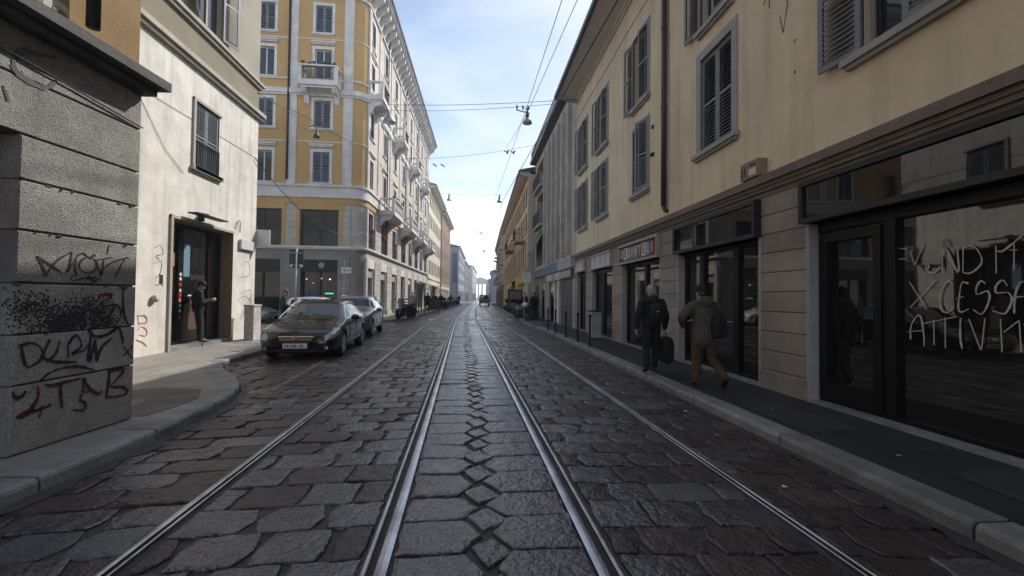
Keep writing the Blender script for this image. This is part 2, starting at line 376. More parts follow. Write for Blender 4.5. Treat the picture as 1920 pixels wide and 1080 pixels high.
while y<112:
    T=rnd.uniform(.09,.14)
    p=.385*rnd.uniform(.94,1.06); c=ctr(y); a=c+RO[1]+G; b=c+RO[2]-G; m=(a+b)/2+.035*math.sin(y*1.3)+rnd.uniform(-.015,.015)
    slab(a,m-.022+rnd.uniform(-.02,.02),y,y+p,0,T,0,g=.009); slab(m+.022+rnd.uniform(-.02,.02),b,y+.03,y+p+.03,T*rnd.uniform(.8,1.15),0,0,g=.009)
    yy=y+p/2+.02+p*.5; q=.022+T*rnd.uniform(.95,1.05); h=p*rnd.uniform(.40,.49)
    if T>.02: stone([(m-.03,yy-h),(m+q,yy-.04),(m+.02,yy+h),(m-q,yy+.04)] if y<45 else [(m,yy-h),(m+q,yy),(m,yy+h),(m-q,yy)],1 if rnd.random()<.1 else 0)
    y+=p
struct(pv.build('road_paving',[M['cobble'],M['cobble2'],M['cobble3']]))
# grooved tram rails
def rail(off,k):
    prof=[(-.064,-.03,0),(-.062,.001,0),(-.050,.005,0),(-.036,.007,0),(-.018,.006,0),(-.010,.001,0),(-.006,-.02,1),(.022,-.02,1),(.025,.001,0),(.030,.004,0),(.040,.005,0),(.046,.001,0),(.046,-.03,0)]
    sc_w=.85 if k in (0,3) else 1.3
    prof=[(a*sc_w,b,c) for a,b,c in prof]
    if k%2: prof=[(-a,b,c) for a,b,c in prof][::-1]
    ys=[-3+i*.7 for i in range(170)]+[116+i*8 for i in range(36)]
    mb=MB(); rings=[[ (ctr(y)+off+a,y,b+.002) for a,b,c in prof] for y in ys]
    n=len(prof); vs=[p for r in rings for p in r]
    for j in range(n-1):
        fs=[(i*n+j,i*n+j+1,(i+1)*n+j+1,(i+1)*n+j) for i in range(len(ys)-1)]
        midz=prof[j][1]<-.01 and prof[j+1][1]<-.01
        mb.add(vs if False else [],[],0)
        b=len(mb.v); mb.v+=vs; mb.f+=[tuple(b+q for q in f) for f in fs]; mb.m+=[1 if midz else 0]*len(fs)
    o=mb.build('tram_rail',[M['rail'],M['railrust']],smooth=False)
    return o
for i,(o_,l) in enumerate(zip(RO,('leftmost steel tram rail, nearest the parked dark hatchback','second tram rail from the left, wide polished steel band','third tram rail from the left, wide polished steel band','rightmost steel tram rail, nearest the pavement with the two walkers'))):
    tag(rail(o_,i),l,'tram rail','tram rails in the stone road')
def kerb(path,wd,z,name,side=1,seg=1.1,dz=0):
    # path = road-side edge; stones laid on the given side
    pts=[Vector((a,b,0)) for a,b in path]; mb=MB()
    # resample
    out=[];
    for a,b in zip(pts,pts[1:]):
        n=max(1,int((b-a).length/.25)); out+=[a+(b-a)*i/n for i in range(n)]
    out.append(pts[-1])
    for _ in range(3): out=[out[0]]+[(out[i-1]+out[i]*2+out[i+1])/4 for i in range(1,len(out)-1)]+[out[-1]]
    inner=[]
    for i,p in enumerate(out):
        d=(out[min(i+1,len(out)-1)]-out[max(i-1,0)]).normalized(); n=Vector((-d.y,d.x,0))*side; inner.append(p+n*wd)
    i=0; acc=0
    while i<len(out)-1:
        j=i; l=0; tgt=seg*rnd.uniform(.75,1.35)
        while j<len(out)-1 and l<tgt: l+=(out[j+1]-out[j]).length; j+=1
        zz=z+rnd.uniform(-.006,.008)
        rings=[]
        for k in range(i,j+1):
            o=out[k]; q=inner[k]
            if k==i and i: o=o.lerp(out[k+1],.05); q=q.lerp(inner[k+1],.05)
            if k==j and j<len(out)-1: o=o.lerp(out[k-1],.05); q=q.lerp(inner[k-1],.05)
            v=(q-o); e=v.normalized(); jj=Vector((rnd.uniform(-.005,.005),0,0))
            rings.append([Vector((o.x,o.y,-.05)),Vector((o.x,o.y,zz-.035))+jj,Vector((o.x+e.x*.012,o.y+e.y*.012,zz-.012)),Vector((o.x+e.x*.035,o.y+e.y*.035,zz)),Vector((q.x,q.y,zz)),Vector((q.x,q.y,-.05))])
        mb.ring_loft(rings); i=j
    struct(mb.build(name,M['kerb'])); return inner
SM=lambda p:p
LP=[(-3.45,-8),(-3.30,3.3),(-3.24,4.5),(-3.33,6.2),(-3.6,7.1),(-4.1,7.9),(-4.85,8.8),(-5.34,9.75),(-5.4,11.5),(-5.45,14.3),(-5.7,15.1),(-6.3,15.8),(-7.4,16.2),(-30,16.3)]
inn=kerb(LP,.34,.12,'kerb_left',1)
mb=MB(); mb.add([(p.x,p.y,.116) for p in inn]+[(-30,-8,.116)],[tuple(range(len(inn)+1))]); struct(mb.build('pavement_left',M['pavement']))
mb=MB(); mb.box(-5.0,-3.82,-8,5.15,.05,.1195); 
yy=-2
RP=[(3.22,-8),(3.22,19),(3.16,21.4)]
inn=kerb(RP,.27,.12,'kerb_right',-1,1.5)
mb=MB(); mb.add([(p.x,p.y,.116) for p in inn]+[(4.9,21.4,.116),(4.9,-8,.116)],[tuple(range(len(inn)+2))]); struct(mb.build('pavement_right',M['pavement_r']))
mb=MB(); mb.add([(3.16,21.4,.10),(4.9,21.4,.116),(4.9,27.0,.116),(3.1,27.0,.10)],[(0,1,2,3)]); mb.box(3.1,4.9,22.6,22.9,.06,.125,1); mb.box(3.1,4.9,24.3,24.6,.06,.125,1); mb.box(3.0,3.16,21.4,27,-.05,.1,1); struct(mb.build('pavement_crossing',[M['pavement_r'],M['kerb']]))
RP2=[(3.05,27.0),(3.1,33),(3.2,60),(3.6,85),(4.4,120),(6.2,200),(10.8,400)]
inn=kerb(RP2,.28,.13,'kerb_right_far',-1,2.0)
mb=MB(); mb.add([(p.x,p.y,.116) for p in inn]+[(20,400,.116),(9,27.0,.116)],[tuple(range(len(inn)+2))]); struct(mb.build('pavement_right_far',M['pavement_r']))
LP2=[(-30,25.7),(-6.2,25.6),(-5.3,25.8),(-4.75,26.4),(-4.4,27.3),(-4.1,30.4),(-4.0,36),(-3.4,60),(-2.95,87),(-2.2,120),(-.4,200),(4.2,400)]
inn=kerb(LP2,.3,.13,'kerb_left_far',1,1.6)
mb=MB(); mb.add([(p.x,p.y,.116) for p in inn]+[(-30,400,.116)],[tuple(range(len(inn)+1))]); struct(mb.build('pavement_left_far',M['pavement']))
# worn crossing patches and the faded parking line
for i,(x0,x1,y0,y1) in enumerate([(-2.0,-1.55,28,30),(-1.12,-.78,28,30),(-.40,-.02,28,30),(.55,.98,28,30),(1.5,2.0,28,30),(-.3,.1,23.5,24.4),(2.25,2.75,28.2,30),(-3.0,-2.6,28,30)]):
    mb=MB(); mb.poly([(x0,y0,.010),(x1,y0,.010),(x1,y1,.010),(x0,y1,.010)]); struct(mb.build('crossing_stripe',M['paint_w']))
mb=MB()
for i in range(16):
    a=6.7+i*.46; x=-3.2-.04*i; mb.poly([(x,a,.009),(x+.12,a,.009),(x+.08,a+.42,.009),(x-.04,a+.42,.009)])
struct(mb.build('parking_line',M['paint_y']))
# dirt in the gutters, asphalt patches
for nm,fx_,s in (('gutter_dirt_right',lambda y:3.22 if y<19 else 3.16,-1),('gutter_dirt_left',lambda y:interp(LP3,y),1)):
    LP3=[(-8,-3.45),(3.3,-3.30),(4.5,-3.24),(6.2,-3.33),(7.1,-3.6),(7.9,-4.1)]
    mb=MB(); l=[];r=[]
    y=-1.0
    while y<(20 if s<0 else 7.8):
        l.append((fx_(y)-s*.0,y,.0085)); r.append((fx_(y)+s*(.10+rnd.uniform(-.04,.07)),y,.006)); y+=.12
    k=len(l); mb.add(l+r,[(i,i+1,k+i+1,k+i) for i in range(k-1)]); struct(mb.build(nm,M['grout']))
M['patch']=mat('asphalt_patch',(.055,.054,.054),rough=.9,c2=(.035,.035,.036),sc1=4,bump=.6,bs=90,speck=.5)
for x0,x1,y0,y1 in ((3.6,4.3,4.3,5.6),(3.52,4.1,8.9,10.4),(3.9,4.72,2.5,3.3),(3.5,3.9,14.6,17.2)):
    mb=MB(); mb.poly([(x0,y0,.121),(x1,y0+.06,.121),(x1-.04,y1,.121),(x0+.03,y1-.05,.121)]); struct(mb.build('pavement_patch',M['patch']))
mb=MB(); M['patch2']=mat('worn_asphalt_patch',(.16,.15,.14),rough=.9,c2=(.10,.095,.09),sc1=2.5,bump=.6,bs=90,speck=.4); mb.poly([(-3.75,5.3,.121),(-3.65,6.1,.121),(-4.0,6.75,.121),(-4.7,6.9,.121),(-5.5,6.2,.121),(-5.6,5.3,.121)]); struct(mb.build('pavement_patch',M['patch2']))
mb=MB()
for k in range(160):
    a=rnd.uniform(3.55,4.7); b=rnd.uniform(1.5,15); q=rnd.uniform(.008,.02); mb.add([(a+q*math.cos(t),b+q*math.sin(t),.1225) for t in (0,1.05,2.1,3.15,4.2,5.2)],[(0,1,2,3,4,5)])
for k in range(120):
    a=rnd.uniform(-7.2,-4.2); b=rnd.uniform(5.6,15); q=rnd.uniform(.008,.025)
    if b<9.7 and a>interp(LK,b)-.4: continue
    mb.add([(a+q*math.cos(t),b+q*math.sin(t),.1225) for t in (0,1.05,2.1,3.15,4.2,5.2)],[(0,1,2,3,4,5)])
o=mb.build('gum_spots',M['grout']); o['kind']='stuff'
# ---------------- facades ----------------
class Fac:
    def __init__(s,o,d,n): s.o=Vector((*o,0)); s.D=Vector((*d,0)).normalized(); s.N=Vector((*n,0)).normalized()
    def P(s,u,z,d=0): return s.o+s.D*u+s.N*d+Vector((0,0,z))
    def box(s,mb,u0,u1,z0,z1,d0,d1,m=0):
        mb.hexa([s.P(u0,z0,d0),s.P(u1,z0,d0),s.P(u1,z0,d1),s.P(u0,z0,d1),s.P(u0,z1,d0),s.P(u1,z1,d0),s.P(u1,z1,d1),s.P(u0,z1,d1)],m)
    def wall(s,mb,u0,u1,z0,z1,holes,rev=.22,d=0,m=0,mr=None):
        us=sorted({u0,u1}|{h[0] for h in holes}|{h[1] for h in holes}); zs=sorted({z0,z1}|{h[2] for h in holes}|{h[3] for h in holes})
        us=[u for u in us if u0<=u<=u1]; zs=[z for z in zs if z0<=z<=z1]
        for a,b in zip(us,us[1:]):
            for c,e in zip(zs,zs[1:]):
                um=(a+b)/2; zm=(c+e)/2
                if any(h[0]<um<h[1] and h[2]<zm<h[3] for h in holes): continue
                mb.add([s.P(a,c,d),s.P(b,c,d),s.P(b,e,d),s.P(a,e,d)],[(0,1,2,3)],m)
        mr=m if mr is None else mr
        for a,b,c,e in holes:
            for q in ([(a,c),(a,e)],[(b,c),(b,e)],[(a,c),(b,c)],[(a,e),(b,e)]):
                (p0,p1),(p2,p3)=q
                mb.add([s.P(p0,p1,d),s.P(p2,p3,d),s.P(p2,p3,d-rev),s.P(p0,p1,d-rev)],[(0,1,2,3)],mr)
    def course(s,mb,u0,u1,z0,z1,pitch,d0,d1,m=0,gap=.012,lens=None):
        z=z0; k=0
        while z<z1-.05:
            t=min(z+pitch,z1)
            if t>z1-.08: t=z1
            b=.008
            if lens:
                u=u0-(lens*.5 if k%2 else 0)
                while u<u1-.02:
                    e=min(u+lens,u1); a=max(u,u0)
                    if e-a>.05: s.block(mb,a+gap*.4,e-gap*.4,z+gap/2,t-gap/2,d0,d1,b,m)
                    u+=lens
            else: s.block(mb,u0,u1,z+gap/2,t-gap/2,d0,d1,b,m)
            z=t; k+=1
    def block(s,mb,u0,u1,z0,z1,d0,d1,b,m):
        r=[[s.P(u0+i,z0+i,d),s.P(u1-i,z0+i,d),s.P(u1-i,z1-i,d),s.P(u0+i,z1-i,d)] for d,i in ((d0,0),(d1-b,0),(d1,b))]
        mb.ring_loft(r,m)
    def leaf(s,mb,hu,z0,z1,w,ang,d0,slats=True,n=None,m=0,th=.035):
        # shutter leaf hinged at hu; w signed; ang opening angle
        e1=(s.D*math.cos(ang)*(1 if w>0 else -1)+s.N*math.sin(ang)); e1.normalize(); w=abs(w)
        e2=e1.cross(Vector((0,0,1))); Z=Vector((0,0,1)); o=s.P(hu,0,d0)
        st=min(.07,w*.16)
        sg=1 if e2.dot(s.N)>=0 else -1
        e2=e2*sg
        for a in ((0,st),(w-st,w)): mb.obox(o,e1,e2,Z,a[0],a[1],0,th,z0,z1,m)
        mid=(z0+z1)/2
        for a in ((z0,z0+.09),(z1-.08,z1),(mid-.03,mid+.03)): mb.obox(o,e1,e2,Z,st,w-st,.002,th-.002,a[0],a[1],m)
        if slats:
            n=n or max(8,int((z1-z0)/.075)); zz=z0+.09; h=(z1-z0-.17)/n
            for i in range(n):
                c=zz+h*(i+.5)
                if abs(c-mid)<.03+h*.3: continue
                v=(e2*.8+Z*-.9).normalized(); 
                mb.obox(o+Z*c+e2*(th*.5),e1,v,v.cross(e1),st,w-st,-h*.66,h*.66,-.003,.003,m)
        else: mb.obox(o,e1,e2,Z,st,w-st,.01,th-.01,z0+.09,z1-.08,m)
def winpart(f,root,u0,u1,z0,z1,kind='closed',mats=('trim','shut_b','skyglass'),fr=.14,sill=.1,rev=.18,hood=False,n=None,d=0,sillw=.1):
    """window part with frame, sill, shutters / glazing as sub-parts; kind: closed, open, ajar, glass"""
    fm,sm,gm=(M[m] for m in mats)
    mb=MB()
    if fr:
        f.box(mb,u0-fr,u0,z0,z1,d-.02,d+.035); f.box(mb,u1,u1+fr,z0,z1,d-.02,d+.035); f.box(mb,u0-fr,u1+fr,z1,z1+fr*1.1,d-.02,d+.037)
    if hood: f.box(mb,u0-fr-.1,u1+fr+.1,z1+fr+.22,z1+fr+.32,d-.02,d+.16); f.box(mb,u0-fr-.05,u1+fr+.05,z1+fr+.13,z1+fr+.22,d-.02,d+.09)
    # inner sash frame
    f.box(mb,u0,u0+.05,z0,z1,d-rev+.03,d-rev+.07); f.box(mb,u1-.05,u1,z0,z1,d-rev+.03,d-rev+.07); f.box(mb,u0,u1,z1-.06,z1-.001,d-rev+.031,d-rev+.069)
    f.box(mb,(u0+u1)/2-.035,(u0+u1)/2+.035,z0,z1,d-rev+.032,d-rev+.075)
    w=mb.build('window',fm,root)
    g=MB(); f.box(g,u0,u1,z0,z1,d-rev-.02,d-rev+.04); g.build('pane',gm,w).location=(0,0,0)
    if sill:
        g=MB(); f.box(g,u0-fr-.06,u1+fr+.06,z0-.09,z0,d-.02,d+sillw); f.box(g,u0-fr-.02,u1+fr+.02,z0-.14,z0-.09,d-.02,d+sillw*.6); g.build('sill',fm,w).location=(0,0,0)
    h=(u1-u0)/2
    if kind in('closed','ajar','open','open2','half'):
        a={'closed':(0,0),'ajar':(.3,.02),'open':(1.25,1.45),'open2':(2.7,2.8),'half':(.12,3.0)}[kind]
        for hu,ww,an in ((u0+.005,h-.01,a[0]),(u1-.005,-(h-.01),a[1])):
            g=MB(); f.leaf(g,hu,z0+.01,z1-.01,ww,an,d-.06 if kind=='closed' else d+.01,n=n); g.build('shutter',sm,w).location=(0,0,0)
    return w
def railing(mb,f,u0,u1,z0,z1,d,step=.11,r=.008,ornate=False):
    f.box(mb,u0,u1,z1-.03,z1,d-.02,d+.02); f.box(mb,u0,u1,z0,z0+.02,d-.012,d+.012)
    n=max(2,int((u1-u0)/step))
    for i in range(n+1):
        u=u0+(u1-u0)*i/n; f.box(mb,u-r,u+r,z0,z1,d-r,d+r)
    if ornate:
        k=max(2,int((u1-u0)/.28))
        for i in range(k):
            for zz in (z0+.22,z1-.25):
                c=u0+(u1-u0)*(i+.5)/k
                pts=[f.P(c+.11*math.cos(t),zz+.15*math.sin(t),d) for t in [j*math.pi/5 for j in range(11)]]
                mb.tube(pts,.011,4)
def part(mb,name,m,root,**k): return mb.build(name,M[m] if isinstance(m,str) else m,root,**k)

# ======== right: cream shop building ========
rb=thing('shop_building','cream plastered building with dark glazed shops along the right pavement, brown downpipe on its front','building',(4.75,8,0),world=True)
F=Fac((4.75,0),(0,1),(-1,0)); Y0,Y1=-9,19.55
ws=[(7.45,8.55),(11.25,12.4),(14.85,16.05),(17.6,18.85),(3.65,4.8),(-.4,.75),(-4.2,-3.05)]
holes=[(a,b,4.6,6.58) for a,b in ws]+[(a,b,7.2,9.3) for a,b in ws]
mb=MB(); F.wall(mb,Y0,Y1,3.55,10.9,holes)
mb.box(4.75,14,Y1-.001,Y1+.02,.1,10.9); mb.box(4.75,14,Y0,Y0+.02,.1,10.9); mb.box(4.99,14,Y0+.03,Y1-.03,-.1,3.6); mb.box(13.9,14,Y0+.03,Y1-.03,0,10.9); mb.box(4.99,5.02,Y0+.03,Y1-.03,3.6,10.9)
part(mb,'wall','yel_r',rb)
mb=MB(); F.box(mb,Y0,Y1+.02,3.42,3.55,-.1,.15); F.box(mb,Y0,Y1+.015,3.36,3.42,-.1,.10); F.box(mb,Y0,Y1+.01,3.30,3.36,-.1,.075); F.box(mb,Y0,Y1+.005,3.22,3.30,-.1,.035)
part(mb,'string_course','brownband',rb)
op=[(-3.0,5.64),(6.66,9.5),(10.45,13.25),(14.15,16.7),(17.62,19.2)]
pil=[(Y0,-3.0),(5.64,6.66),(9.5,10.45),(13.25,14.15),(16.7,17.62),(19.2,Y1)]
for a,b in pil:
    mb=MB(); F.box(mb,a+.004,b-.004,.12,3.22,-.235,.012); pp=part(mb,'pier','brownband',rb)
    mb=MB(); F.course(mb,a+.002,b-.002,.42,3.22,.311,-.24,.03); F.block(mb,a,b,.10,.415,-.24,.045,.01,0); mb.build('stone_cladding',M['clad'],pp)
mb=MB(); 
mb.ring_loft([[Vector((4.78,y,10.86)),Vector((3.86,y,11.02)),Vector((3.80,y,11.05)),Vector((3.80,y,11.12)),Vector((4.78,y,11.3))] for y in (Y0,Y1+.35)])
part(mb,'eaves','soffit',rb)
mb=MB(); F.box(mb,Y0,Y1+.01,10.70,10.80,-.01,.06);F.box(mb,Y0,Y1+.012,10.80,10.88,-.01,.12); part(mb,'moulding','soffit',rb)
mb=MB(); mb.ring_loft([[Vector((3.72,y,11.04)),Vector((3.80,y,11.0)),Vector((3.86,y,11.05)),Vector((3.86,y,11.17)),Vector((3.70,y,11.17))] for y in (Y0,Y1+.4)]); part(mb,'gutter','gutter',rb)
mb=MB(); mb.hexa([(3.8,Y0,11.14),(9.4,Y0,13.2),(9.4,Y1+.35,13.2),(3.8,Y1+.35,11.14),(3.8,Y0,11.2),(9.4,Y0,13.3),(9.4,Y1+.35,13.3),(3.8,Y1+.35,11.2)]); mb.hexa([(9.4,Y0,13.2),(14.5,Y0,11),(14.5,Y1+.35,11),(9.4,Y1+.35,13.2),(9.4,Y0,13.3),(14.5,Y0,11.1),(14.5,Y1+.35,11.1),(9.4,Y1+.35,13.3)])
part(mb,'roof','gutter',rb)
for i,(a,b) in enumerate(ws):
    k1=['closed','ajar','half','half','half','closed','closed'][i]; k2=['half','half','half','half','half','closed','closed'][i]
    tr=('frame_r','shut_r','skyglass')
    winpart(F,rb,a,b,4.6,6.58,k1,tr,fr=.16 if i in(0,4) else .05,sillw=.12)
    winpart(F,rb,a,b,7.2,9.3,k2,tr,fr=.05,sillw=.12)
mb=MB(); mb.tube([F.P(10.15,3.85,.09),F.P(10.15,7,.09),F.P(10.15,11.05,.09)],.065,10); mb.tube([F.P(10.15,3.86,.09),F.P(10.13,3.74,.06),F.P(10.1,3.70,-.02)],.055,8)
for z in (4.4,6.3,8.3,10.2): mb.tube([F.P(10.15,z-.02,.09),F.P(10.15,z+.02,.09)],.078,10)
part(mb,'downpipe','copper',rb,smooth=True)
mb=MB(); mb.tube([F.P(10.02,3.8,.03),F.P(10.03,7,.03),F.P(10.02,10.9,.03)],.012,5); part(mb,'cable','galv',rb)
# wall box with slots, house fittings
o=MB(); F.box(o,6.52,6.98,3.575,3.86,0,.16); wb=o.build('wall_box',M['brown_jambshade']); tag(wb,'small brownish metal wall box with slots, above the band between two shops','wall box')
for a in (.40,.33): o=MB(); F.box(o,6.52+a,6.52+a+.035,3.62,3.79,.158,.163); o.build('slot',M['ink'],wb)
o=MB(); F.box(o,6.58,6.74,3.77,3.80,.158,.163); o.build('slot',M['ink'],wb)
o=MB(); F.box(o,6.58,6.76,3.62,3.73,.158,.164); o.build('plate',M['plate'],wb)
for u,z in ((10.95,6.15),(10.9,5.4),(11.02,5.42)): mb=MB(); F.box(mb,u,u+.04,z-.05,z+.05,0,.05); part(mb,'wall_hook','blackmetal',rb)
mb=MB()
for pts in ([(6.1,6.9),(6.2,6.5),(6.05,6.1),(6.15,5.7),(6.22,6.0)],[(6.5,6.95),(6.45,6.6),(6.38,6.45)],[(6.45,6.6),(6.6,6.45)],[(6.45,6.62),(6.46,6.3)],[(5.9,5.45),(5.92,5.4)],[(5.9,4.98),(5.92,4.93)]):
    mb.tube([F.P(u,z,.006) for u,z in pts],.007,4)
part(mb,'loose_cable','wire',rb)
# shopfronts
def shopfront(a,b,mull,fas=(2.60,3.21),fascia_glass=True,fd=.16,rec=.18):
    mb=MB()
    F.box(mb,a+.02,b-.02,fas[0],fas[1],-.1,fd*.4)
    for z in (fas[0],fas[1]-.07): F.box(mb,a-.03,b+.03,z,z+.07,-.1,fd)
    for u in (a-.03,b-.03): F.box(mb,u,u+.06,fas[0]+.07,fas[1]-.07,-.1,fd)
    s=part(mb,'fascia','darkmetal' if fascia_glass else 'frame_r',rb)
    if fascia_glass:
        g=MB(); F.box(g,a+.03,b-.03,fas[0]+.07,fas[1]-.07,-.05,fd*.75); g.build('fascia_glass',M['glass'],s)
    mb=MB(); F.box(mb,a,b,.12,.2,-rec-.06,-rec+.06,0); F.box(mb,a,b,2.50,fas[0],-rec-.06,-rec+.08)
    us=sorted([a]+mull+[b])
    for i,u in enumerate(us):
        w=.06 if i in(0,len(us)-1) else .075
        F.box(mb,max(a,u-w),min(b,u+w),.2,2.5,-rec-.05,-rec+.06)
    sf=part(mb,'shopfront','blackmetal',rb)
    for i,(u,v) in enumerate(zip(us,us[1:])):
        g=MB(); F.box(g,u+.05,v-.05,.2,2.5,-rec-.02,-rec+.0); g.build('shop_pane',M['shopglass'],sf)
    mb=MB(); F.box(mb,a-.05,b+.05,.11,.15,-.24,.05); part(mb,'threshold','kerb',rb)
    for u in (a-.001,b+.001): mb=MB(); F.box(mb,u-.03,u+.03,.15,fas[0],-.2,.04); part(mb,'jamb','frame_r',rb)
    return s,sf
s,sf=shopfront(-3.0,5.64,[4.60,1.3,-1.2],fas=(2.62,3.21))
# door in the big shopfront
mb=MB(); r=-.14
for (a,b,c,e) in ((4.68,4.78,.2,2.46),(5.46,5.58,.2,2.46),(4.78,5.46,.2,.42),(4.78,5.46,2.34,2.46)): F.box(mb,a,b,c,e,-.18,-.09)
d=part(mb,'door','blackmetal',rb)
mb=MB(); mb.tube([F.P(4.86,1.02,-.09),F.P(4.86,1.02,-.02),F.P(4.86,1.5,-.02),F.P(4.86,1.5,-.09)],.018,6); mb.build('handle',M['blackmetal'],d)
mb=MB(); F.box(mb,4.55,4.7,2.68,2.70,.16,.165); 
s,sf=shopfront(6.66,9.5,[7.55,8.75],fas=(2.57,3.2))
s2,_=shopfront(10.45,13.25,[11.75],fas=(2.6,3.2),fascia_glass=False)
s3,_=shopfront(14.15,16.7,[15.7],fas=(2.64,3.2),fascia_glass=False)
s4,_=shopfront(17.62,19.2,[18.5],fas=(2.68,3.2),fascia_glass=False)
def text(s,f,u,z,d,size,m,parent,flip=1,name='lettering',bold=0,ext=.004,font_sx=1):
    c=bpy.data.curves.new('t','FONT'); c.body=s; c.size=size; c.extrude=ext; c.offset=bold; c.align_x='CENTER'; c.align_y='CENTER'
    o=bpy.data.objects.new('t',c); col.objects.link(o); dg=bpy.context.evaluated_depsgraph_get()
    me=bpy.data.meshes.new_from_object(o.evaluated_get(dg)); bpy.data.objects.remove(o)
    me.name=name; X=f.D*flip; Z=Vector((0,0,1)); Nn=f.N
    for v in me.vertices:
        p=v.co; q=f.P(u,z,d)+X*p.x*font_sx+Z*p.y+Nn*p.z; v.co=q
    me.materials.clear(); me.materials.append(m)
    r=bpy.data.objects.new(name,me); col.objects.link(r)
    if parent:
        r.parent=parent
        top=parent
        while top.parent: top=top.parent
        if parent.get('_world'): r.location=-Vector(parent.location)
    return r
cs={'r':mat('sign_red',(.30,.01,.03),rough=.5),'b':mat('sign_blue',(.09,.25,.36),rough=.5),'w':mat('sign_white',(.52,.54,.52),rough=.5),'p':mat('sign_pink',(.45,.10,.16),rough=.5),'d':mat('sign_dark',(.02,.025,.04),rough=.5)}
def blocksign(s,u0,u1,z0,z1,letters,cols,d,tx=True,pale=False):
    mb=MB(); F.box(mb,u0-.05,u1+.05,z0-.04,z1+.04,.05,d-.006); mb.build('sign_board',M['blackmetal'] if not pale else M['white'],s)
    n=len(letters); w=(u1-u0)/n
    for i,(ch,c) in enumerate(zip(letters,cols)):
        b=u1-w*i; mb=MB(); F.box(mb,b-w+.008,b-.004,z0,z1,.05,d)
        m=cs[c]
        if pale: m=cs['w'] if c!='r' else pinkp
        mb.build('letter_block',m,s)
        if ch!=' ': text(ch,F,b-w/2,(z0+z1)/2,d+.002,.36,cs['w'] if c in 'rbpd' and not pale else (cs['r'] if not pale else pinkq),s,flip=-1,bold=.004,font_sx=.75)
pinkp=mat('faded_pink',(.42,.34,.34),rough=.6); pinkq=mat('faded_letter',(.55,.47,.47),rough=.6)
blocksign(s2,10.62,13.15,2.72,3.08,'OROINTELI',['r','w','b','p','b','r','w','b','r'],.12)
blocksign(s3,14.3,16.55,2.76,3.1,'ORINTEL ',['w','r','w','w','r','w','r','w'],.12,pale=True)
blocksign(s4,17.7,19.1,2.8,3.1,'INTEL ',['w','r','w','w','r','w'],.12,pale=True)
# whitewashed words on the big window
pl=F.P(0,0,-.165); fn=F.N
def strokes(lines,p,n,wd,m,name,parent,scale=1,off=(0,0),smooth=True):
    mb=MB(); D=Vector((0,0,1)).cross(n).normalized()
    for L in lines:
        P=[on_plane(off[0]+x*scale,off[1]+y*scale,p,n)+n*.004 for x,y in L]
        if smooth and len(P)>2:
            Q=[]
            for i in range(len(P)-1):
                p0=P[max(i-1,0)];p1=P[i];p2=P[i+1];p3=P[min(i+2,len(P)-1)]
                for k in range(5):
                    t=k/5; Q.append(.5*((2*p1)+(p2-p0)*t+(2*p0-5*p1+4*p2-p3)*t*t+(3*p1-p0-3*p2+p3)*t**3))
            Q.append(P[-1]); P=Q
        l=[];r=[]
        for i,q in enumerate(P):
            d=(P[min(i+1,len(P)-1)]-P[max(i-1,0)]); 
            if d.length<1e-6: d=Vector((0,0,1))
            d.normalize(); s=n.cross(d).normalized(); ww=wd*(.85+.3*math.sin(i*.37+wd*50+len(P))+.18*math.sin(i*1.9))*(.6 if i in(0,len(P)-1) else 1)/2
            l.append(q+s*ww); r.append(q-s*ww)
        k=len(P); mb.add(l+r+[q+n*.0015 for q in l]+[q+n*.0015 for q in r],[(2*k+i,2*k+i+1,3*k+i+1,3*k+i) for i in range(k-1)]+[(i,i+1,2*k+i+1,2*k+i) for i in range(k-1)]+[(k+i,k+i+1,3*k+i+1,3*k+i) for i in range(k-1)])
    if parent is None: o=mb.build(name,m)
    else:
        o=mb.build(name,m,parent)
    return o
W=[# coordinates in the 826x1080 zoom of region (1660,360)-(1920,700), scale .3148
 [(150,350),(175,435)],[(225,315),(178,435)],[(80,335),(135,340)],[(80,398),(130,400)],[(250,470),(262,440),(248,430),(250,470),(300,478),(330,440)],[(342,480),(352,330),(435,478),(430,335)],[(466,330),(464,478)],[(464,330),(530,325),(575,390),(565,440),(510,482),(464,480)],
 [(660,320),(664,485)],[(664,350),(700,352),(770,300)],[(770,300),(768,465)],[(740,345),(790,345)],[(770,300),(826,250)],
 [(145,535),(250,700)],[(298,530),(150,688)],
 [(402,540),(370,535),(335,590),(325,660),(345,710),(380,715),(412,685)],[(498,545),(460,540),(445,600),(437,690),(455,715),(500,695)],[(425,640),(468,622)],
 [(598,545),(570,530),(545,570),(550,610),(610,590),(622,640),(580,725),(525,700)],[(730,560),(700,525),(662,560),(665,600),(735,600),(755,650),(720,720),(680,720),(640,705)],[(826,535),(800,545),(775,620),(770,725)],[(760,628),(826,622)],
 [(153,878),(155,800),(190,740),(215,750),(232,860),(232,920)],[(135,832),(232,825)],[(232,782),(430,742)],[(290,760),(293,910)],[(358,745),(360,930)],[(450,750),(448,860),(460,935)],[(500,757),(570,940)],[(596,752),(575,940)],[(688,755),(698,955)],[(708,835),(800,765)],[(800,765),(812,955)],[(826,790),(880,760)]]
o=strokes(W,pl,fn,.016,M['chalk'],'window_writing',rb,.3148,(1660,360))
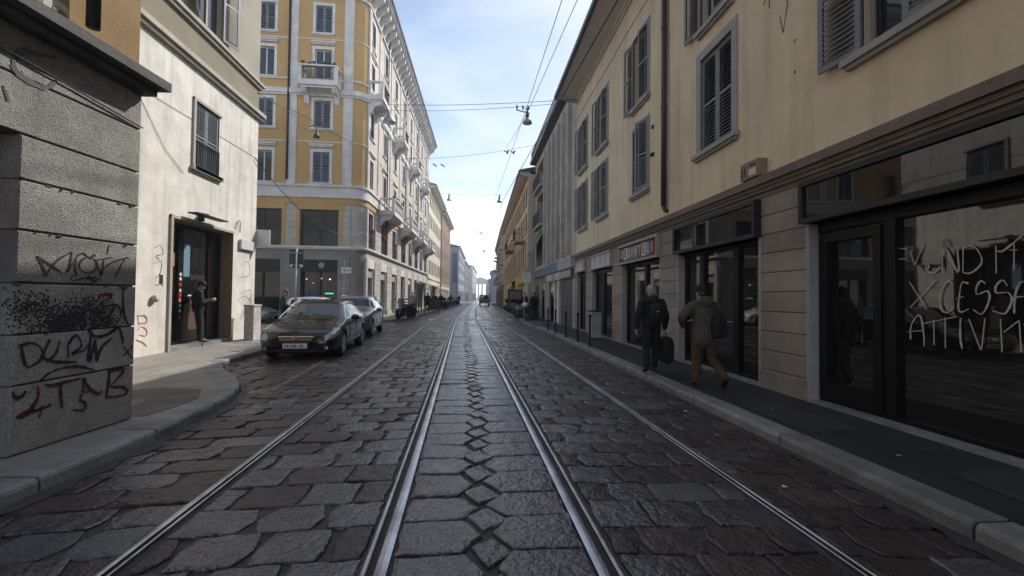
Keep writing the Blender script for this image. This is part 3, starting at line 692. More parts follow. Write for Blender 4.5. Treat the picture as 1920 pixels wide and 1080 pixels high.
# ======== left near: grey rendered corner building ========
dv=Vector((.087,1)).normalized()
FG=Fac((-3.81-.087*5.2,0),(dv.x,dv.y),(dv.y,-dv.x))
U1=5.2/dv.y   # far corner
gb=thing('corner_building','grey rusticated street corner covered in spray tags, with a concrete ledge and ochre wall above','building',(-6,0,0),world=True)
opn=U1-1.18   # pier edge; doorway before it
M['render']=mat('grey_rusticated_render',(.46,.445,.41),rough=.9,c2=(.25,.24,.215),sc1=1.2,bump=1.0,bs=95,b2=.3,b2s=4,streak=.7,speck=.45,ss=45,island=.2)
zj=[.12,.72,1.16,1.61,2.07,2.51,2.90,3.39,3.87]
mb=MB()
t=.06
for i,(a,b) in enumerate(zip(zj,zj[1:])):
    u0=opn if b<2.95 else -9
    FG.block(mb,u0,U1,a+.008,b-.008,-.3,0,.009,0)
    if b<2.95: FG.block(mb,-9,opn-2.4,a+.012,b-.012,-.3,0,.012,0)
part(mb,'wall','render',gb)
mb=MB(); 
c0=FG.P(-9,0,-.03); c1=FG.P(opn-2.4,0,-.03); c2=FG.P(opn,0,-.03); c3=FG.P(U1-.03,0,-.03)
FG.box(mb,opn+.01,U1-.02,.1,3.85,-.6,-.025); FG.box(mb,-9,opn-2.41,.1,3.85,-.6,-.025); FG.box(mb,opn-2.4,opn,2.92,3.85,-.6,-.025)
FG.box(mb,-9,U1-.02,.1,3.85,-8,-.65)
part(mb,'joint_backing','slab',gb)
mb=MB(); FG.box(mb,-9,U1+.08,3.87,3.97,-.5,.27); FG.box(mb,-9,U1+.04,3.80,3.87,-.4,.14); part(mb,'ledge','slab',gb)
mb=MB(); FG.box(mb,-9,U1-.03,3.97,13,-8,-.02); part(mb,'upper_wall','ochre_l',gb)
mb=MB(); FG.box(mb,opn-2.4,opn-.002,.1,2.9,-.5,-.45); FG.box(mb,opn-.25,opn-.002,.1,2.9,-.44,-.30,0); dr=part(mb,'doorway','blackmetal',gb)
mb=MB(); FG.box(mb,opn-1.6,opn-.10,1.93,2.86,-.30,-.22); mb.build('red_sign',mat('dull_red_sign',(.22,.03,.02),rough=.6),dr)
mb=MB(); a=FG.P(U1-1.32,0,.12); mb.tube([FG.P(4.5,4.12,.13),FG.P(4.5,6,.13),FG.P(4.5,12,.13)],.055,10); part(mb,'downpipe','darkmetal',gb,smooth=True)
mb=MB(); 
for k in range(9):
    an=k*.7; mb.ell(FG.P(4.33+.045*math.cos(an),4.13+.05*math.sin(an),-.02),.028,.035,.035,6,4)
part(mb,'bare_brick_patch','brown_jambshade',gb)
mb=MB()
rr=random.Random(4); pts=[]
for k in range(16):
    an=2*math.pi*k/16; r_=.12*rr.uniform(.8,1.25); pts.append(FG.P(4.32+r_*math.cos(an),4.14+r_*1.2*math.sin(an),-.017))
mb.poly(pts); part(mb,'plaster_patch','mould',gb)
for k in range(26):
    u=rr.uniform(4.02,5.15); z=rr.choice([.72,1.16,1.61,2.07,2.51])+rr.choice((-.012,.012)); mb=MB(); mb.ell(FG.P(u,z,-.004),rr.uniform(.01,.035),rr.uniform(.01,.04),rr.uniform(.006,.014),6,4); part(mb,'chipped_edge','slab',gb)
# cables along the wall
mb=MB(); mb.tube([FG.P(1,3.95-.42,.02),FG.P(3,3.62,.03),FG.P(4.4,3.50,.02),FG.P(U1,3.42,.02)],.008,5); part(mb,'cable','wire',gb)
pz=FG.P(0,0,.001); fg=FG.N
sA=.1945 # zoom (0,430)-(260,640) at 1337x1080
def gr(lines,wd,m,name,sc_,off,lab): 
    o=strokes(lines,pz,fg,wd,M[m],name,gb,sc_,off); o['label']=lab; return o
gr([[(350,255),(395,330),(440,455)],[(350,255),(430,310),(590,415)],[(440,455),(480,380),(560,290),(690,215)],[(690,215),(680,300),(645,415)],[(645,415),(700,330),(750,250),(800,230),(840,260)],[(740,300),(720,360),(735,450)],[(870,270),(820,270),(760,340),(800,410),(870,415),(925,370),(920,300),(870,270)],[(920,260),(900,245),(870,290)],[(930,290),(940,350),(975,440),(995,290)],[(950,290),(1080,270)],[(975,440),(1000,375),(1100,310),(1240,270)],[(1200,290),(1150,370),(1105,470)],[(690,500),(800,470),(900,465),(970,485)],[(700,440),(670,490)],[(850,440),(880,490),(930,500)],[(1050,150),(1030,240)]],.016,'spray','graffiti',sA,(0,430),'black sprayed tag in the middle course')
gr([[(950,850),(960,800),(1010,750),(1090,725),(1150,760),(1160,830),(1110,930)],[(1090,725),(1080,800),(1000,860),(950,850)],[(1185,560),(1180,680),(1200,850),(1240,920)],[(860,970),(900,1020),(1010,1020),(1090,970),(1150,960),(1190,1080)]],.024,'spray','graffiti',sA,(0,430),'looping dark tag near the corner')
gr([[(910,790),(980,700),(1060,650),(1070,625),(960,630),(950,680)],[(1080,760),(1050,850),(1035,940)],[(940,915),(1040,918)]],.022,'spray_r','graffiti',sA,(0,430),'red tag near the corner')
sB=.2407 # zoom (0,600)-(260,860) at 1080
gr([[(165,200),(175,290),(200,365)],[(140,205),(220,180),(290,195),(330,250),(310,310),(240,360),(195,368)],[(385,150),(350,230),(340,290),(370,310),(430,260),(460,160)],[(350,300),(400,320),(500,328),(590,325)],[(525,190),(530,300)],[(530,190),(580,120),(620,150),(625,210),(560,260),(610,250),(640,240)],[(640,250),(690,180)],[(705,120),(690,230),(680,320)],[(740,150),(715,250),(695,335)],[(740,150),(745,250),(750,330)],[(750,330),(790,210),(870,140)],[(310,480),(380,410),(500,370),(600,362),(700,380),(750,400)],[(680,80),(740,130),(840,110),(900,70)]],.024,'spray','graffiti',sB,(0,600),'black sprayed word in the lower course')
gr([[(95,555),(110,600),(160,600),(200,550)],[(290,515),(295,590),(260,660),(200,740),(120,765)],[(120,765),(200,715),(300,700),(400,655)],[(330,660),(300,760)],[(345,500),(400,510),(480,490),(620,455)],[(465,490),(470,590),(480,690)],[(650,450),(640,560),(620,620),(660,650),(650,700),(560,700)],[(650,450),(690,530),(760,575),(790,550)],[(640,560),(700,560)],[(850,400),(840,500),(820,610)],[(830,400),(960,385),(900,470),(860,520),(950,520),(990,560),(930,590),(820,600)],[(960,210),(1030,300)],[(1030,200),(960,280)],[(930,80),(955,190)]],.030,'spray_r','graffiti',sB,(0,600),'red sprayed word at the foot of the corner')
# black soot cloud
mb=MB(); rr=random.Random(11)
for k in range(3800):
    cx,cz=rr.choice([(4.05,1.42),(4.35,1.3),(4.55,1.42),(4.25,1.22),(4.7,1.25),(4.45,1.25)]); u=rr.gauss(cx+.12,.12); z=rr.gauss(cz-.04,.075)
    if not(1.175<z<1.60) or u>5.1: continue
    r_=rr.choice((.003,.004,.005,.006,.008,.012))
    mb.poly([FG.P(u+r_*math.cos(t_),z+r_*math.sin(t_),.002+rr.random()*.001) for t_ in (0,1.2,2.5,3.8,5.0)])
part(mb,'spray_cloud','spray',gb)
gr([[(50,110),(65,95),(90,100),(130,108)],[(50,110),(52,130),(75,150),(110,165),(130,150)],[(30,160),(40,190)]],.05,'slab','graffiti',1,(-25,0),'faded grey tag high on the corner')

# ======== left: pale stucco building with shop door ========
lb=thing('stucco_building','pale sunlit stucco building with small barred window and glazed shop door, beige plaster above','building',(-9,10,0),world=True)
FL=Fac((-7.4,0),(0,1),(1,0)); E1=15.2; S0=5.3
holes=[(11.15,13.85,.12,3.4),(11.88,12.98,4.9,6.66)]
mb=MB(); FL.wall(mb,S0,E1,.05,7.5,holes,rev=.45,mr=1)
mb.box(-20,-7.4,E1-.01,E1,.05,7.5)
mb.build('lower_wall',[M['white_st'],M['brown_jambshade']],lb)
mb=MB(); FL.wall(mb,S0,E1,7.72,8.55,[],d=.0); mb.box(-20,-7.4,E1-.01,E1,7.72,8.55); part(mb,'band','olive',lb)
mb=MB(); up=[(11.9,13.0,8.9,11.2),(8.0,9.1,8.9,11.2)]; FL.wall(mb,S0,E1,8.72,14,up,rev=.25); mb.box(-20,-7.4,E1-.01,E1,8.72,14); mb.box(-20,-7.95,S0,E1-.05,0,14); part(mb,'upper_wall','beige',lb)
mb=MB()
for z0,z1,d_ in ((7.5,7.6,.10),(7.6,7.72,.17),(8.55,8.65,.08),(8.65,8.74,.14)):
    FL.box(mb,S0,E1+d_,z0,z1,-.05,d_)
part(mb,'string_course','mould',lb)
w_=winpart(FL,lb,11.9,13.0,8.9,11.2,'open2',('mould','shut_r','skyglass'),fr=.12,sill=0)
w_=winpart(FL,lb,8.0,9.1,8.9,11.2,'closed',('mould','shut_r','skyglass'),fr=.12)
w_=winpart(FL,lb,11.88,12.98,4.9,6.66,'closed',('mould','shut_b','skyglass'),fr=0,rev=.3,n=26)
mb=MB(); FL.box(mb,11.80,11.88,4.84,6.72,-.05,.05); FL.box(mb,11.80,13.06,6.66,6.73,-.05,.04); FL.box(mb,11.76,13.10,4.80,4.90,-.3,.1); mb.build('surround',M['mould'],w_)
mb=MB(); railing(mb,FL,11.90,12.96,4.94,5.62,.02,.085,.009); mb.build('window_railing',M['darkmetal'],w_)
# shop door recess
mb=MB(); FL.box(mb,11.15,13.85,.1,.2,-.45,.04); part(mb,'threshold','kerb',lb)
mb=MB(); FL.box(mb,11.07,11.15,.12,3.48,-.05,.05); FL.box(mb,11.07,13.85,3.40,3.47,-.05,.04); part(mb,'door_surround','mould',lb)
mb=MB()
for a,b in ((11.15,11.21),(11.98,12.16),(13.25,13.32),(13.75,13.849)): FL.box(mb,a,b,.2,3.39,-.44,-.36)
FL.box(mb,11.15,13.84,3.3,3.39,-.44,-.355); FL.box(mb,11.15,13.84,.2,.28,-.44,-.355)
sd=part(mb,'shop_door','blackmetal',lb)
for a,b in ((11.21,11.98),(12.16,13.25),(13.32,13.75)):
    g=MB(); FL.box(g,a,b,.28,3.3,-.43,-.41); g.build('door_pane',M['shopglass'],sd)
def sticker(u,z,r,m,kind='disc'):
    mb=MB()
    if kind=='disc': mb.add([FL.P(u+r*math.cos(2*math.pi*k/16),z+r*math.sin(2*math.pi*k/16),-.352) for k in range(16)],[tuple(range(16))])
    else: FL.box(mb,u-r,u+r,z-r*kind,z+r*kind,-.358,-.352)
    mb.build('sticker',m,sd)
mr=mat('sticker_red',(.45,.03,.03),rough=.5); mo=mat('poster_orange',(.42,.17,.08),rough=.6); mg=mat('poster_green',(.12,.2,.12),rough=.6)
for z,m_,r in ((2.05,M['plate'],.05),(1.93,M['paper'],.05),(1.78,mr,.055),(1.62,M['plate'],.045),(1.50,mr,.06),(1.36,mo,.06),(1.22,M['plate'],.04),(1.08,M['paper'],.045),(.9,mr,.05)): sticker(12.07,z,r,m_)
mb=MB(); ring=[(.18,0),(.0,0)]
for r,m_,dd in ((.22,mr,-.405),(.12,M['plate'],-.403),(.07,mr,-.401)):
    q=MB(); q.add([FL.P(11.5+r*math.cos(2*math.pi*k/18),2.95+r*math.sin(2*math.pi*k/18),dd) for k in range(18)],[tuple(range(18))]); q.build('poster',m_,sd)
for (u0,u1,z0,z1,m_) in ((11.3,11.9,2.25,2.6,mo),(11.32,11.8,1.75,2.15,mg),(11.3,11.8,1.35,1.72,mo),(12.5,13.1,.55,1.35,M['brownwood']),(12.25,12.5,2.0,2.9,mat('pale_blue_poster',(.15,.28,.34),rough=.5))):
    q=MB(); FL.box(q,u0,u1,z0,z1,-.409,-.404); q.build('poster',m_,sd)
q=MB()
for k in range(7): 
    u=12.55+k*.09; q.tube([FL.P(u,1.95,-.402),FL.P(u+.03,2.1-.03*(k%2),-.402),FL.P(u+.06,1.93+.03*(k%3),-.402)],.006,4)
q.build('lettering',M['chalk'],sd)
# fittings on the wall
mb=MB(); FL.box(mb,11.55,12.9,3.60,3.63,.10,.36); FL.box(mb,12.15,12.25,3.5,3.72,0,.10); FL.box(mb,12.12,12.28,3.63,3.70,.1,.2); o=mb.build('shop_lamp',M['darkmetal']); tag(o,'flat dark lamp bar fixed over the glazed shop door','wall lamp')
mb=MB(); FL.box(mb,14.15,14.98,2.98,3.28,.02,.09); o=mb.build('wall_sign',M['white']); tag(o,'blank white rectangular sign on the sunlit stucco wall beside the door','sign')
mb=MB(); mb.box(-7.38,-6.95,15.22,15.25,3.2,3.75); mb.box(-7.42,-7.36,15.20,15.27,3.2,3.75); o=mb.build('bracket_sign',M['white']); tag(o,'small white sign sticking out at the far edge of the stucco wall','sign')
mb=MB(); mb.box(-7.03,-6.75,13.85,14.3,.12,1.17); mb.box(-7.05,-6.73,13.83,14.32,1.17,1.22); mb.box(-7.0,-6.78,13.843,13.85,.6,1.1)
o=mb.build('utility_cabinet',mat('pale_cabinet',(.66,.64,.60),rough=.7,var=.4,sc1=8,streak=.4)); tag(o,'pale grey utility cabinet on the pavement beside the stucco corner','cabinet')
mb=MB(); mb.tube([FL.P(13.9,3.55,.02),FL.P(13.95,3.75,.04),FL.P(14.05,3.86,.05),FL.P(14.15,3.8,.04),FL.P(14.17,3.5,.02)],.01,5); mb.tube([FL.P(S0,6.2,.01),FL.P(9,6.05,.015),FL.P(E1,6.15,.01)],.006,4); mb.tube([FL.P(10.0,5.9,.01),FL.P(10.8,5.0,.02),FL.P(11.5,4.6,.02)],.006,4); part(mb,'cable','wire',lb)
mb=MB(); mb.lathe(FL.P(10.6,1.42,.06),[(.0,-.05),(.07,-.05),(.10,0),(.07,.05),(0,.05)],10,axis='x'); part(mb,'vent','mould',lb,smooth=True)
def grl(lines,wd,m,sc_,off,lab): o=strokes(lines,FL.P(0,0,.001),FL.N,wd,M[m],'graffiti',lb,sc_,off); o['label']=lab
grl([[(515,380),(520,420)],[(515,385),(545,385),(548,410),(520,412)],[(530,380),(552,395)],[(515,440),(530,425),(550,440),(545,460),(520,455)],[(510,475),(535,485),(550,500)]],.03,'spray_p',.5,(0,400),'pale pink tag by the grey corner')
grl([[(575,190),(605,180),(600,225),(580,245)],[(580,265),(590,270),(600,262),(612,275)],[(580,130),(600,120),(612,150),(585,160),(600,175)],[(890,330),(915,310),(945,335),(920,360),(900,400)],[(900,200),(930,180),(935,230),(900,240)],[(905,300),(940,290),(935,350)]],.014,'slab',.5,(0,400),'thin grey scribbles')
q=MB(); FL.box(q,10.78,10.9,1.75,1.98,0,.004); q.build('poster',M['ink'],lb)
# ======== left: yellow corner palazzo across the side street ========
yb=thing('apartment_palazzo','tall ochre yellow corner palazzo with white stone trim, balconies and bracketed cornice','building',(-9,29,0),world=True)
FF=Fac((-6.85,27.5),(-1,0),(0,-1))          # front, u grows to the left (photo)
dS=Vector((.021,1)).normalized()
FS=Fac((-6.05-.0,28.3),(dS.x,dS.y),(dS.y,-dS.x)); FS.o=Vector((-6.93,28.3,0))
FF.o=Vector((-7.73,27.5,0))                 # front begins where the rounded corner ends (u=0 at X=-7.73)
fx=lambda X:-7.73-X
corner=[]                                    # rounded corner polyline, front -> street
for k in range(7):
    t=math.pi/2*k/6; corner.append((-7.73+.8*math.sin(t),28.3-.8*math.cos(t)))
ZE=21.6; rows=[(8.58,10.5),(12.0,13.75),(15.2,17.0),(18.05,19.8)]
fcols=[(-9.6),(-13.05),(-16.5),(-20.0)]
FW=[]; 
for X in fcols:
    for a,b in rows: FW.append((fx(X)-.5,fx(X)+.5,a,b))
FM=[(fx(X)-1.18,fx(X)+1.18,4.62,6.88) for X in fcols]
FGd=[(fx(X)-1.13,fx(X)+1.13,.12,3.76) for X in fcols]
mb=MB(); FF.wall(mb,0,14,7.25,ZE,FW,rev=.2)
rg=[[Vector((x,y,z)) for x,y in corner] for z in (7.25,ZE)]; mb.ring_loft(rg,cap=False,closed=False)
bays=[29.05+3.82*i for i in range(8)]; LS=30.2
su=lambda y:(y-28.3)
SW=[]
for y in bays:
    for a,b in rows: SW.append((su(y)-.48,su(y)+.48,a,b))
SMz=[(su(y)-.75,su(y)+.75,4.62,7.0) for y in bays]; SG=[(su(y)-.85,su(y)+.85,.12,3.3) for y in bays]
mb2=MB(); FS.wall(mb2,0,LS,7.25,ZE,SW,rev=.25); part(mb2,'street_wall','yel_s',yb)
FF.box(mb,.3,14,7.3,ZE,-20,-.5)
part(mb,'wall','yel_y',yb)
mb=MB(); FF.wall(mb,0,14,4.4,7.25,FM,rev=.3); mb.ring_loft([[Vector((x,y,z)) for x,y in corner] for z in (4.4,7.25)],cap=False,closed=False); FS.wall(mb,0,LS,4.4,7.25,SMz,rev=.3)
part(mb,'mezzanine_wall','rustic',yb)
mb=MB(); FF.wall(mb,0,14,.05,4.4,FGd,rev=.4); mb.ring_loft([[Vector((x,y,z)) for x,y in corner] for z in (.05,4.4)],cap=False,closed=False); FS.wall(mb,0,LS,.05,4.4,SG,rev=.4,m=1); FS.box(mb,LS-.01,LS+.02,0,ZE,-10,0,1)
mb.build('ground_floor',[M['greyst'],M['rustic']],yb)
def belt(z0,z1,d,m,name='string_course',off=0):
    mb=MB(); pts=[FF.P(14,0,d)]+[Vector((-7.73+(.8+d)*math.sin(t),28.3-(.8+d)*math.cos(t),0)) for t in [math.pi/2*k/6 for k in range(7)]]+[FS.P(LS,0,d)]
    inn=[FF.P(14,0,-.05)]+[Vector((-7.73+(.75)*math.sin(t),28.3-(.75)*math.cos(t),0)) for t in [math.pi/2*k/6 for k in range(7)]]+[FS.P(LS,0,-.05)]
    rings=[[p+Vector((0,0,z0)),p+Vector((0,0,z1)),q+Vector((0,0,z1)),q+Vector((0,0,z0))] for p,q in zip(pts,inn)]
    mb.ring_loft(rings); return part(mb,name,m,yb)
belt(4.4,4.48,.10,'trim');belt(4.48,4.6,.18,'trim')
belt(7.25,7.62,.06,'yel_y');belt(7.62,7.72,.14,'trim');belt(7.72,8.3,.07,'trim');belt(8.3,8.45,.16,'trim')
belt(14.0,14.12,.10,'trim');belt(14.12,14.42,.17,'trim');belt(15.0,15.1,.08,'trim')
belt(11.1,11.17,.04,'trim');belt(17.6,17.67,.04,'trim')
belt(20.3,20.45,.12,'trim');belt(21.2,21.35,.25,'trim')
mb=MB(); pts=[(FF.P(14,0,0),FF.N),]
for k in range(7):
    t=math.pi/2*k/6; pts.append((Vector((-7.73+.8*math.sin(t),28.3-.8*math.cos(t),0)),Vector((math.sin(t),-math.cos(t),0))))
pts.append((FS.P(LS,0,0),FS.N))
rings=[[p+n*a+Vector((0,0,z)) for a,z in ((-.1,21.35),(.9,21.6),(.9,21.72),(1.0,21.74),(1.0,21.86),(-.1,22.0))] for p,n in pts]
mb.ring_loft(rings); part(mb,'cornice','trim',yb)
mb=MB(); rings=[[p+n*a+Vector((0,0,z)) for a,z in ((.95,21.87),(1.10,21.87),(1.12,22.03),(.9,22.03))] for p,n in pts]; mb.ring_loft(rings); part(mb,'gutter','gutter',yb)
mb=MB()
def brk(f,u):
    q=[(0,20.46),(.12,20.5),(.25,20.85),(.75,21.2),(.8,21.56),(0,21.4)]
    mb=MB(); mb.ring_loft([[f.P(u+s,z,d) for d,z in q] for s in (-.14,.14)]); part(mb,'cornice_bracket','trim',yb)
for i in range(32): brk(FS,.5+i*.95)
for i in range(5): brk(FF,1+i*.95)
# pilasters
mb=MB()
def pila(f,u,w,z0,z1,m='trim'):
    mb=MB(); f.box(mb,u-w/2,u+w/2,z0,z1,-.02,.06); f.box(mb,u-w/2+.08,u-w/2+.1,z0+.25,z1-.25,.05,.075);f.box(mb,u+w/2-.1,u+w/2-.08,z0+.25,z1-.25,.05,.075)
    f.box(mb,u-w/2+.08,u+w/2-.08,z1-.27,z1-.24,.05,.076)
    part(mb,'pilaster',m,yb)
for X,w in ((-7.9,.58),(-11.4,.55),(-14.8,.55)):
    for z0,z1 in ((8.45,14.0),(14.42,20.3)): pila(FF,max(fx(X),.3),w,z0,z1)
for i in range(9):
    u=su(bays[0])-1.91+3.82*i
    for z0,z1 in ((8.45,14.0),(14.42,20.3)):
        pila(FS,min(max(u,-.0),LS-.3),.5,z0,z1)
# rusticated piers
for X,w,zz in ((-7.9,1.15,0),(-11.35,.95,0),(-14.8,.95,0)):
    mb=MB(); u=fx(X); FF.course(mb,max(.02,u-w/2),u+w/2,4.62,7.2,.37,-.1,.05); part(mb,'pier','rustic',yb)
    mb=MB(); FF.course(mb,max(.02,u-w/2),u+w/2,.3,3.9,.37,-.1,.05); FF.box(mb,max(.02,u-w/2),u+w/2,.05,.3,-.1,.09); part(mb,'pier','greyst',yb)
for X in fcols[:3]:
    mb=MB(); u=fx(X)
    for s in (-1,1): FF.box(mb,u+s*1.18-.0-(.22 if s<0 else 0),u+s*1.18+(.22 if s>0 else 0),4.6,7.25,-.1,.07)
    FF.box(mb,u-1.4,u+1.4,6.88,7.24,-.1,.075); part(mb,'yellow_surround','yel_y',yb)
for i in range(9):
    u=su(bays[0])-1.91+3.82*i; a=max(u-.85,.02); b=min(u+.85,LS-.01)
    mb=MB(); FS.course(mb,a,b,4.62,7.2,.37,-.1,.10); part(mb,'pier','rustic',yb)
    mb=MB(); FS.course(mb,a,b,.4,3.9,.37,-.1,.10); FS.box(mb,a,b,.05,.4,-.1,.16); part(mb,'pier','rustic',yb)
# windows front
for ci,X in enumerate(fcols[:3]):
    u=fx(X)
    for ri,(a,b) in enumerate(rows):
        kind='glass' if (ri==2 or (ri==0 and ci==1)) else 'closed'
        winpart(FF,yb,u-.5,u+.5,a,b,kind,fr=.17,hood=ri in(0,2),sill=0 if (ri==2 and ci==0) else .1,n=16)
    w=winpart(FF,yb,u-1.18,u+1.18,4.62,6.88,'none',('darkmetal','shut_b','skyglass'),fr=0,sill=0,rev=.28)
    g=MB(); railing(g,FF,u-1.15,u+1.15,4.7,5.62,-.06,.09,.008); g.build('window_railing',M['iron'],w).location=(0,0,0)
    g=MB()
    for k in range(7): g.ell(FF.P(u-.2+.07*k,5.62+.03*(k%3),-.02),.07,.07,.06,6,4)
    g.build('flower_box',M['leaf'],w).location=(0,0,0)
    mb=MB(); FF.box(mb,u-1.13,u+1.13,.1,3.75,-.42,-.36); s=part(mb,'shopfront','glass',yb)
    mb=MB(); FF.box(mb,u-1.13,u+1.13,3.0,3.75,-.35,-.1); FF.box(mb,u-1.13,u-1.06,.1,3.0,-.35,-.1); FF.box(mb,u+1.06,u+1.13,.1,3.0,-.35,-.1);FF.box(mb,u-.03,u+.03,.1,3.0,-.35,-.25); mb.build('shop_frame',M['blackmetal'],s).location=(0,0,0)
    if ci==0:
        mb=MB(); mb.add([FF.P(u-.1+.17*math.cos(t*.3927),3.42+.17*math.sin(t*.3927),-.095) for t in range(16)],[tuple(range(16))]); mb.build('round_sign',M['greycloth'],s).location=(0,0,0)
        mb=MB()
        for (a,z,r) in ((.8,2.55,.03),(-.6,2.55,.045),(-.1,2.6,.03),(.4,2.3,.02)): mb.ell(FF.P(u+a,z,-.2),r,r,r,6,4)
        mb.build('shop_lamp',mat('lit_shop_lamp',(.9,.85,.75),emis=2.5),s).location=(0,0,0)
        mb=MB(); FF.box(mb,u-.8,u-.3,1.62,1.70,-.34,-.3); mb.build('shop_light_strip',mat('green_neon',(.1,.8,.5),emis=.8),s).location=(0,0,0)
        mb=MB(); FF.box(mb,u+.2,u+.75,.9,1.75,-.34,-.3); mb.build('poster',mat('dark_blue_poster',(.03,.07,.16)),s).location=(0,0,0)
mb=MB(); u=fx(-7.93); FF.box(mb,u-.31,u+.31,2.93,3.3,.05,.075); mb.build('street_plate',M['plate'],yb)
text('CESARE',FF,u,3.11,.078,.17,M['ink'],yb,flip=-1)
# balcony on the front
def balcony(f,u0,u1,z0,dep,h,style,fl=None,pl=False):
    mb=MB(); f.box(mb,u0,u1,z0-.18,z0,-.05,dep); f.box(mb,u0+.08,u1-.08,z0-.30,z0-.18,-.05,dep-.12)
    for u in (u0+.25,u1-.25):
        q=[(0,z0-.3),(dep*.85,z0-.3),(dep*.7,z0-.48),(dep*.35,z0-.6),(.12,z0-1.0),(0,z0-1.05)]
        mb.ring_loft([[f.P(u+s,z,d) for d,z in q] for s in (-.14,.14)])
    b=part(mb,'balcony','trim',yb)
    mb=MB()
    f.box(mb,u0,u1,z0+h-.1,z0+h,dep-.2,dep+.03)
    for s0,s1 in ((u0,u0+.2),(u1-.2,u1)): f.box(mb,s0,s1,z0+h-.101,z0+h-.001,-.02,dep-.2); f.box(mb,s0,s1,z0,z0+h-.1,dep-.2,dep)
    f.box(mb,u0+.2,u1-.2,z0,z0+.14,dep-.17,dep-.02)
    for s0 in (u0+.02,u1-.18): f.box(mb,s0,s0+.16,z0,z0+.14,0,dep-.2); f.box(mb,s0,s0+.16,z0+.14,z0+h-.1,0,.14)
    if style=='baluster':
        n=int((u1-u0-.4)/.2)
        for i in range(n):
            u=u0+.2+(u1-u0-.4)*(i+.5)/n; mb.lathe(f.P(u,z0+.14,dep-.1),[(.05,0),(.03,.1),(.07,.3),(.06,.42),(.03,.6),(.05,h-.24)],6)
        for s0 in (u0+.1,u1-.1):
            for d in (dep*.35,dep*.62): mb.lathe(f.P(s0,z0+.14,d),[(.05,0),(.03,.1),(.07,.3),(.06,.42),(.03,.6),(.05,h-.24)],6)
    mb.build('balustrade',M['trim'],b).location=(0,0,0)
    if style!='baluster':
        g=MB(); railing(g,f,u0+.2,u1-.2,z0+.16,z0+h-.1,dep-.1,.1,.009,True); g.build('railing',M['iron'],b).location=(0,0,0)
    if fl:
        g=MB(); rr=random.Random(int(u0*7))
        for k in range(26): g.ell(f.P(rr.uniform(u0+.15,u1-.15),z0+h+rr.uniform(0,.2),dep-.1+rr.uniform(-.08,.1)),.09,.09,.07,5,3)
        g.build('plants',M[fl],b).location=(0,0,0)
    return b
balcony(FF,fx(-9.6)-1.15,fx(-9.6)+1.15,14.5,.95,1.05,'iron','leaf')
for i,y in enumerate(bays):
    u=su(y)
    for ri,(a,b) in enumerate(rows):
        winpart(FS,yb,u-.48,u+.48,a,b,'closed' if (i*3+ri)%4 else 'glass',fr=.17,hood=ri in(0,2),n=10)
    w=winpart(FS,yb,u-.75,u+.75,4.62,7.0,'none',('darkmetal','shut_b','skyglass'),fr=0,sill=0,rev=.28)
    g=MB(); railing(g,FS,u-.75,u+.75,4.66,5.6,.06,.1,.008,True); g.build('window_railing',M['iron'],w).location=(0,0,0)
    if i<3:
        g=MB(); rr=random.Random(i)
        for k in range(14): g.ell(FS.P(u+rr.uniform(-.45,.45),5.66+rr.uniform(0,.25),.1+rr.uniform(-.05,.12)),.08,.08,.08,5,3)
        g.build('red_flowers',M['red'],w).location=(0,0,0)
    mb=MB(); FS.box(mb,u-.85,u+.85,.1,3.3,-.42,-.36); s=part(mb,'shopfront','glass',yb)
    mb=MB(); FS.box(mb,u-.85,u+.85,2.75,3.3,-.35,-.05); FS.box(mb,u-.03,u+.03,.1,2.75,-.35,-.28); mb.build('shop_frame',M[['frame_r','frame_r','frame_r','darkmetal','white','blackmetal','frame_r','darkmetal'][i]],s).location=(0,0,0)
    mb=MB(); FS.box(mb,u-.95,u+.95,3.35,3.95,-.05,.09); part(mb,'shop_fascia',['trim','trim','trim','trim','white','white','trim','trim'][i],yb)
    if i%2: balcony(FS,u-1.7,u+1.7,8.3-.75,1.15,1.05,'baluster','leaf' if i==1 else None)
    else: balcony(FS,u-1.0,u+1.0,14.45,.95,1.05,'iron')
mb=MB(); FS.box(mb,su(bays[4])-.7,su(bays[4])+.6,.3,2.7,-.3,-.22); part(mb,'red_door',mat('dull_red_panel',(.22,.05,.07),rough=.6),yb)
mb=MB(); FS.box(mb,su(bays[5])-.8,su(bays[5])+.7,.3,2.7,-.3,-.2); part(mb,'blue_door',mat('blue_panel',(.03,.07,.25),rough=.5),yb)
mb=MB(); mb.tube([FF.P(fx(-11.62),z,.12) for z in (8.7,12,22)],.07,8); part(mb,'downpipe','blackmetal',yb,smooth=True)
for u in (4.9,12.6,20.2): mb=MB(); mb.tube([FS.P(u,z,.14) for z in (4.7,12,21.5)],.05,6); part(mb,'downpipe','copper',yb,smooth=True)
# back volume so that the house is solid
mb=MB(); mb.prism([(-25,28.1),(-7.9,28.1),(-7.5,28.6),(-7.0,58.3),(-25,58.3)],.0,21.9); part(mb,'core','greyst',yb)

